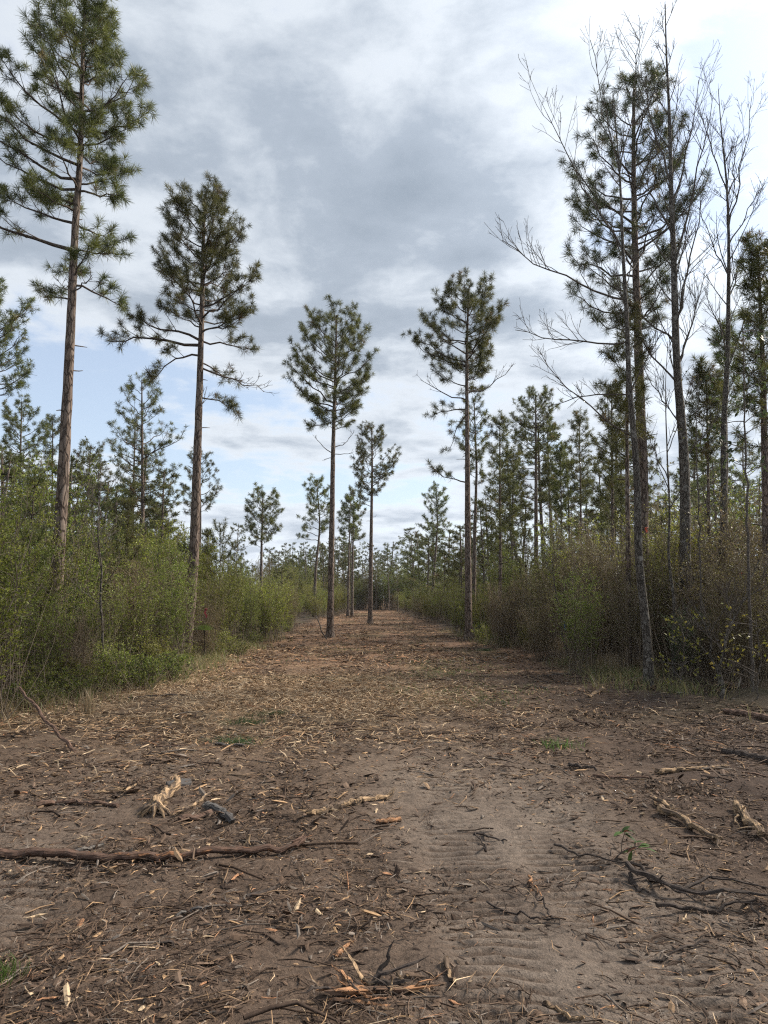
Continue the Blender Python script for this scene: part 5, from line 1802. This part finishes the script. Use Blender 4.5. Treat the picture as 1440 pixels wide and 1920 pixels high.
grass('sparse_grass', 'thin short green grass coming up in the middle of the trail', sp_, 70, 0.07, 0.004, *GRN, 3, 'stuff', lean=0.6)
q = gnd(2, 1832)
grass('grass_tuft', 'bright green grass tuft cut by the lower left edge', [(q[0] - 0.03, q[1], 0.05, 0.05)], 160, 0.10, 0.0022, (0.05, 0.10, 0.02), (0.10, 0.17, 0.04), 4)
q = gnd(1052, 1402)
grass('grass_tuft', 'small pale green grass tuft right of the track', [(q[0], q[1], 0.13, 0.10)], 170, 0.10, 0.003, *GRN, 5)
for j, (u, v) in enumerate(((455, 1352), (500, 1336), (428, 1398), (905, 1222))):
    q = gnd(u, v)
    grass('pine_sprig', ('fallen green pine sprig in the left middle ground', 'fallen green pine sprig just behind the nearer sprig', 'green needles lying on the mossy grey stick', 'dark green sprig lying far off by the right trailside pine')[j],
          [(q[0], q[1], 0.16, 0.05), (q[0] + 0.12, q[1] + 0.06, 0.08, 0.05)], 110, 0.10, 0.003, (0.03, 0.06, 0.02), (0.06, 0.10, 0.03), 10 + j, cat='pine sprig', lean=1.3)
q = gnd(164, 1335)
grass('dry_reeds', 'clump of broken dry pale stalks standing before the left thicket', [(q[0], q[1], 0.05, 0.04)], 34, 0.42, 0.007, (0.30, 0.23, 0.14), (0.42, 0.34, 0.22), 21, cat='reeds', lean=0.14)

# green sprig in the right foreground, leaf by leaf
q = gnd(1150, 1612)
root = empty('leafy_sprig', q)
mb = MB()
st_pts = bez((0, 0, 0), (0.09, 0.03, 0.10), (0.25, 0.02, 0.08), 8)
tube(mb, st_pts, np.linspace(0.005, 0.002, 8), 5)
tube(mb, bez(st_pts[2], st_pts[2] + (0.0, 0.02, 0.05), st_pts[2] + (0.035, 0.02, 0.12), 5), np.linspace(0.003, 0.0015, 5), 4)
link('stem', mb.mesh('stem', M['limb'], True), root)
m, nt = mat_new('sprig_leaf')
finish(nt, attr(nt), 0.65, spec=0.15, translucent=0.3)
M['sprig'] = m
rq = np.random.default_rng(8)
for j in range(18):
    t = rq.uniform(0.6, 1.0)
    b = path = st_pts[min(7, int(t * 7))] + rq.normal(0, 0.012, 3)
    if j > 9:
        b = st_pts[2] + np.array((0.03, 0.02, 0.11)) + rq.normal(0, 0.008, 3)
    d = norm(np.array((rq.normal(0.25, 0.6), rq.normal(0, 0.6), rq.normal(0.05, 0.3))))
    s_ = norm(np.cross(d, (0, 0, 1)))
    u_ = np.cross(s_, d)
    L, w_ = rq.uniform(0.06, 0.085), rq.uniform(0.015, 0.021)
    V = []
    for tt, ww in ((0, 0.1), (0.25, 0.8), (0.5, 1.0), (0.78, 0.65), (1.0, 0.02)):
        c = b + d * L * tt - np.array((0, 0, 0.25 * L * tt * tt))
        V += [c - s_ * w_ * ww + u_ * 0.003 * ww, c, c + s_ * w_ * ww + u_ * 0.003 * ww]
    Q = []
    for i in range(4):
        Q += [(3 * i, 3 * i + 1, 3 * i + 4, 3 * i + 3), (3 * i + 1, 3 * i + 2, 3 * i + 5, 3 * i + 4)]
    mb = MB()
    mb.add(V, Q, None, np.array((0.05, 0.085, 0.025)) * rq.uniform(0.6, 1.5) if j % 5 else np.array((0.11, 0.05, 0.03)))
    link('leaf', mb.mesh('leaf', M['sprig'], True, True), root)
tag(root, 'fallen sprig with dark green leaves in the right foreground', 'sprig')


def ribbon(label, u, v, Y, h, w, mat, seed):
    r = np.random.default_rng(seed)
    c = at(u, v, Y)
    n = 7
    mb = MB()
    V, Q = [], []
    for i in range(n):
        t = i / (n - 1)
        x = 0.012 * math.sin(t * 7 + seed) + r.normal(0, 0.004)
        yv = 0.015 * math.cos(t * 6 + seed)
        V += [(x - w / 2, yv, -t * h), (x + w / 2, yv + 0.01 * math.sin(t * 9), -t * h)]
    for i in range(n - 1):
        Q.append((2 * i, 2 * i + 1, 2 * i + 3, 2 * i + 2))
    mb.add(V, Q)
    root = empty('flagging_ribbon', c)
    link('tail', mb.mesh('tail', mat, True), root)
    mb = MB()
    tube(mb, np.array([(0.03 * math.cos(a), 0.03 * math.sin(a), 0.0) for a in np.linspace(0, 6.28, 9)]), 0.010, 4)
    link('knot', mb.mesh('knot', mat, True), root)
    tag(root, label, 'ribbon')


ribbon('blue flagging ribbon tied at the edge of the right thicket', 1059, 1166, 18.6, 0.20, 0.035, M['blue'], 1)
ribbon('red flagging ribbon hanging in the left thicket', 386, 1142, 17.0, 0.20, 0.04, M['red'], 2)
ribbon('small orange ribbon on the big right pine trunk', 1212, 990, 16.2, 0.10, 0.04, M['pink'], 3)
ribbon('tiny orange ribbon in the growth near the right edge', 1390, 1075, 14.5, 0.07, 0.04, M['pink'], 4)

# palmetto fan in the left thicket
q = gnd(386, 1250)
root = empty('palmetto', (q[0] - 0.2, q[1] + 0.6, q[2]))
for j in range(11):
    a = -1.25 + 2.5 * j / 10
    d = np.array((math.sin(a), -0.35, math.cos(a) * 0.75))
    L = 0.30
    b = np.array((0, 0, 0.75))
    s_ = norm(np.cross(d, (0, 1, 0))) * 0.014
    mb = MB()
    mb.add([b, b + d * L * 0.5 - s_, b + d * L - np.array((0, 0, 0.03)), b + d * L * 0.5 + s_, b + d * L * 0.5 + (0, -0.008, 0)], None, [(0, 1, 4), (1, 2, 4), (2, 3, 4), (3, 0, 4)], (0.10, 0.15, 0.035))
    link('leaflet', mb.mesh('leaflet', M['sprig'], False, True), root)
mb = MB()
tube(mb, bez((0, 0, 0), (0.02, 0, 0.4), (0, 0, 0.76), 6), 0.008, 5)
link('stalk', mb.mesh('stalk', M['stem'], True), root)
tag(root, 'bright green palmetto fan in the left thicket below the red ribbon', 'palmetto')

# brush heap of grey sticks by the right trail edge
rb = np.random.default_rng(17)
root = empty('brush_heap', gnd(945, 1200))
o0 = np.array(root.location)
for j in range(60):
    b = o0 + np.array((rb.uniform(-0.3, 3.2), rb.uniform(-1.2, 0.9), 0))
    b[2] = float(gz(b[0], b[1]))
    L = rb.uniform(0.7, 2.0)
    a = rb.normal(0.9, 0.5)
    e = b + np.array((math.cos(a) * L * 0.8, rb.normal(0, 0.35), abs(math.sin(a)) * L * 0.8))
    mb = MB()
    tube(mb, bez(b - o0, (b + e) / 2 - o0 + rb.normal(0, 0.12, 3), e - o0, 6), np.linspace(rb.uniform(0.008, 0.02), 0.004, 6), 4, col=np.array((0.19, 0.165, 0.14)) * rb.uniform(0.6, 1.3))
    link('brush_stick', mb.mesh('brush_stick', M['stem'], True, True), root)
tag(root, 'heap of grey dead brush leaning at the right trail edge', 'brush heap')
# broad-leaved evergreen at the right edge


def broadleaf(label, Y, trunk_px, n_limb, n_leaf, seed, cols, L=0.075, W_=0.017, vlo=1000, lim=0.8, r0=0.03):
    """evergreen sapling with large single leaves"""
    r = np.random.default_rng(seed)
    tp = [at(u, v, Y) for u, v in trunk_px]
    tp[0][2] = float(gz(tp[0][0], tp[0][1])) - 0.03
    tp = np.array(tp)
    zs = np.linspace(tp[0][2], tp[-1][2], 30)
    pts = np.stack([np.interp(zs, tp[:, 2], tp[:, i]) for i in range(3)], 1)
    pts[1:-1, :2] += r.normal(0, 0.012, (28, 2))
    root = empty('broadleaf_sapling', pts[0])
    o0 = pts[0].copy()
    mb = MB()
    tube(mb, pts - o0, np.linspace(r0, 0.006, 30), 7)
    link('trunk', mb.mesh('trunk', M['twig'], True), root)
    zl = at(720, vlo, Y)[2]
    P_, A_ = [], []
    for i in range(n_limb):
        z = zl + (zs[-1] - zl) * (i + r.random()) / n_limb
        a = path_at(pts, z) - o0
        g = r.random() * 6.28
        d = np.array((math.cos(g), math.sin(g), r.uniform(0.0, 0.7)))
        l = lim * r.uniform(0.5, 1.1)
        c = bez(a, a + d * l * 0.5 + (0, 0, 0.05), a + d * l, 6)
        lm = MB()
        tube(lm, c, np.linspace(0.009, 0.003, 6), 4)
        for j in range(4):
            b = c[int(r.integers(2, 6))]
            e = b + norm(d + r.normal(0, 0.7, 3)) * r.uniform(0.12, 0.3)
            tube(lm, np.stack([b, (b + e) / 2 + r.normal(0, 0.01, 3), e]), (0.004, 0.003, 0.002), 3)
            for q_ in range(n_leaf):
                t = r.uniform(0.4, 1.0)
                P_.append(b + (e - b) * t)
                A_.append(norm(e - b) + r.normal(0, 0.5, 3))
        link('limb', lm.mesh('limb', M['twig'], True), root)
    mb = MB()
    leaves(mb, np.array(P_), np.array(A_), L, W_, cols[0], cols[1], r, 0.5)
    link('foliage', mb.mesh('foliage', M['leaf'], False, True), root)
    tag(root, label, 'sapling')


broadleaf('broad-leaved evergreen sapling with large dark leaves by the right edge', 11.5, [(1412, 1310), (1405, 1100), (1398, 850), (1392, 610)], 22, 4, 1, (D1, D2), 0.10, 0.024, 900, 0.55)
broadleaf('half-bare sapling with few dark leaves between right trunks', 13.5, [(1318, 1280), (1312, 1050), (1306, 820), (1310, 700)], 16, 2, 2, (D1, B2), 0.075, 0.018, 1000, 0.5, 0.022)
broadleaf('small sapling with yellow-green leaves at the foot of the right trunks', 12.0, [(1275, 1300), (1280, 1240), (1290, 1170)], 12, 5, 3, (Y1, (0.30, 0.27, 0.06)), 0.06, 0.015, 1290, 0.45, 0.012)
broadleaf('low sapling with yellow leaves near the right edge', 11.0, [(1420, 1310), (1425, 1230), (1418, 1160)], 12, 4, 4, (Y1, (0.33, 0.28, 0.06)), 0.06, 0.015, 1290, 0.5, 0.012)
broadleaf('airy leafy sapling standing in the left thicket below the scraggy pine', 17, [(182, 1230), (186, 1080), (188, 940), (190, 860)], 20, 7, 5, (G1, D2), 0.05, 0.014, 1050, 0.6, 0.03)


# ------------------------------------------------------------------ thin haze over the distance
hb = MB()
x0, x1, y0, y1, z0, z1 = -950.0, 950.0, -40.0, 1600.0, -1.5, 24.0
hv = [(x0, y0, z0), (x1, y0, z0), (x1, y1, z0), (x0, y1, z0), (x0, y0, z1), (x1, y0, z1), (x1, y1, z1), (x0, y1, z1)]
hb.add(hv, [(0, 3, 2, 1), (4, 5, 6, 7), (0, 1, 5, 4), (1, 2, 6, 5), (2, 3, 7, 6), (3, 0, 4, 7)])
m, nt = mat_new('haze_air')
pv = nt.n('ShaderNodeVolumePrincipled')
pv.inputs['Color'].default_value = (0.95, 0.96, 1.0, 1)
pv.inputs['Density'].default_value = 0.0002
pv.inputs['Anisotropy'].default_value = 0.3
nt.link(pv.outputs[0], nt.n('ShaderNodeOutputMaterial').inputs['Volume'])
tag(link('haze', hb.mesh('haze', m, False)), 'thin pale haze in the air over the clearing', 'haze', kind='stuff')
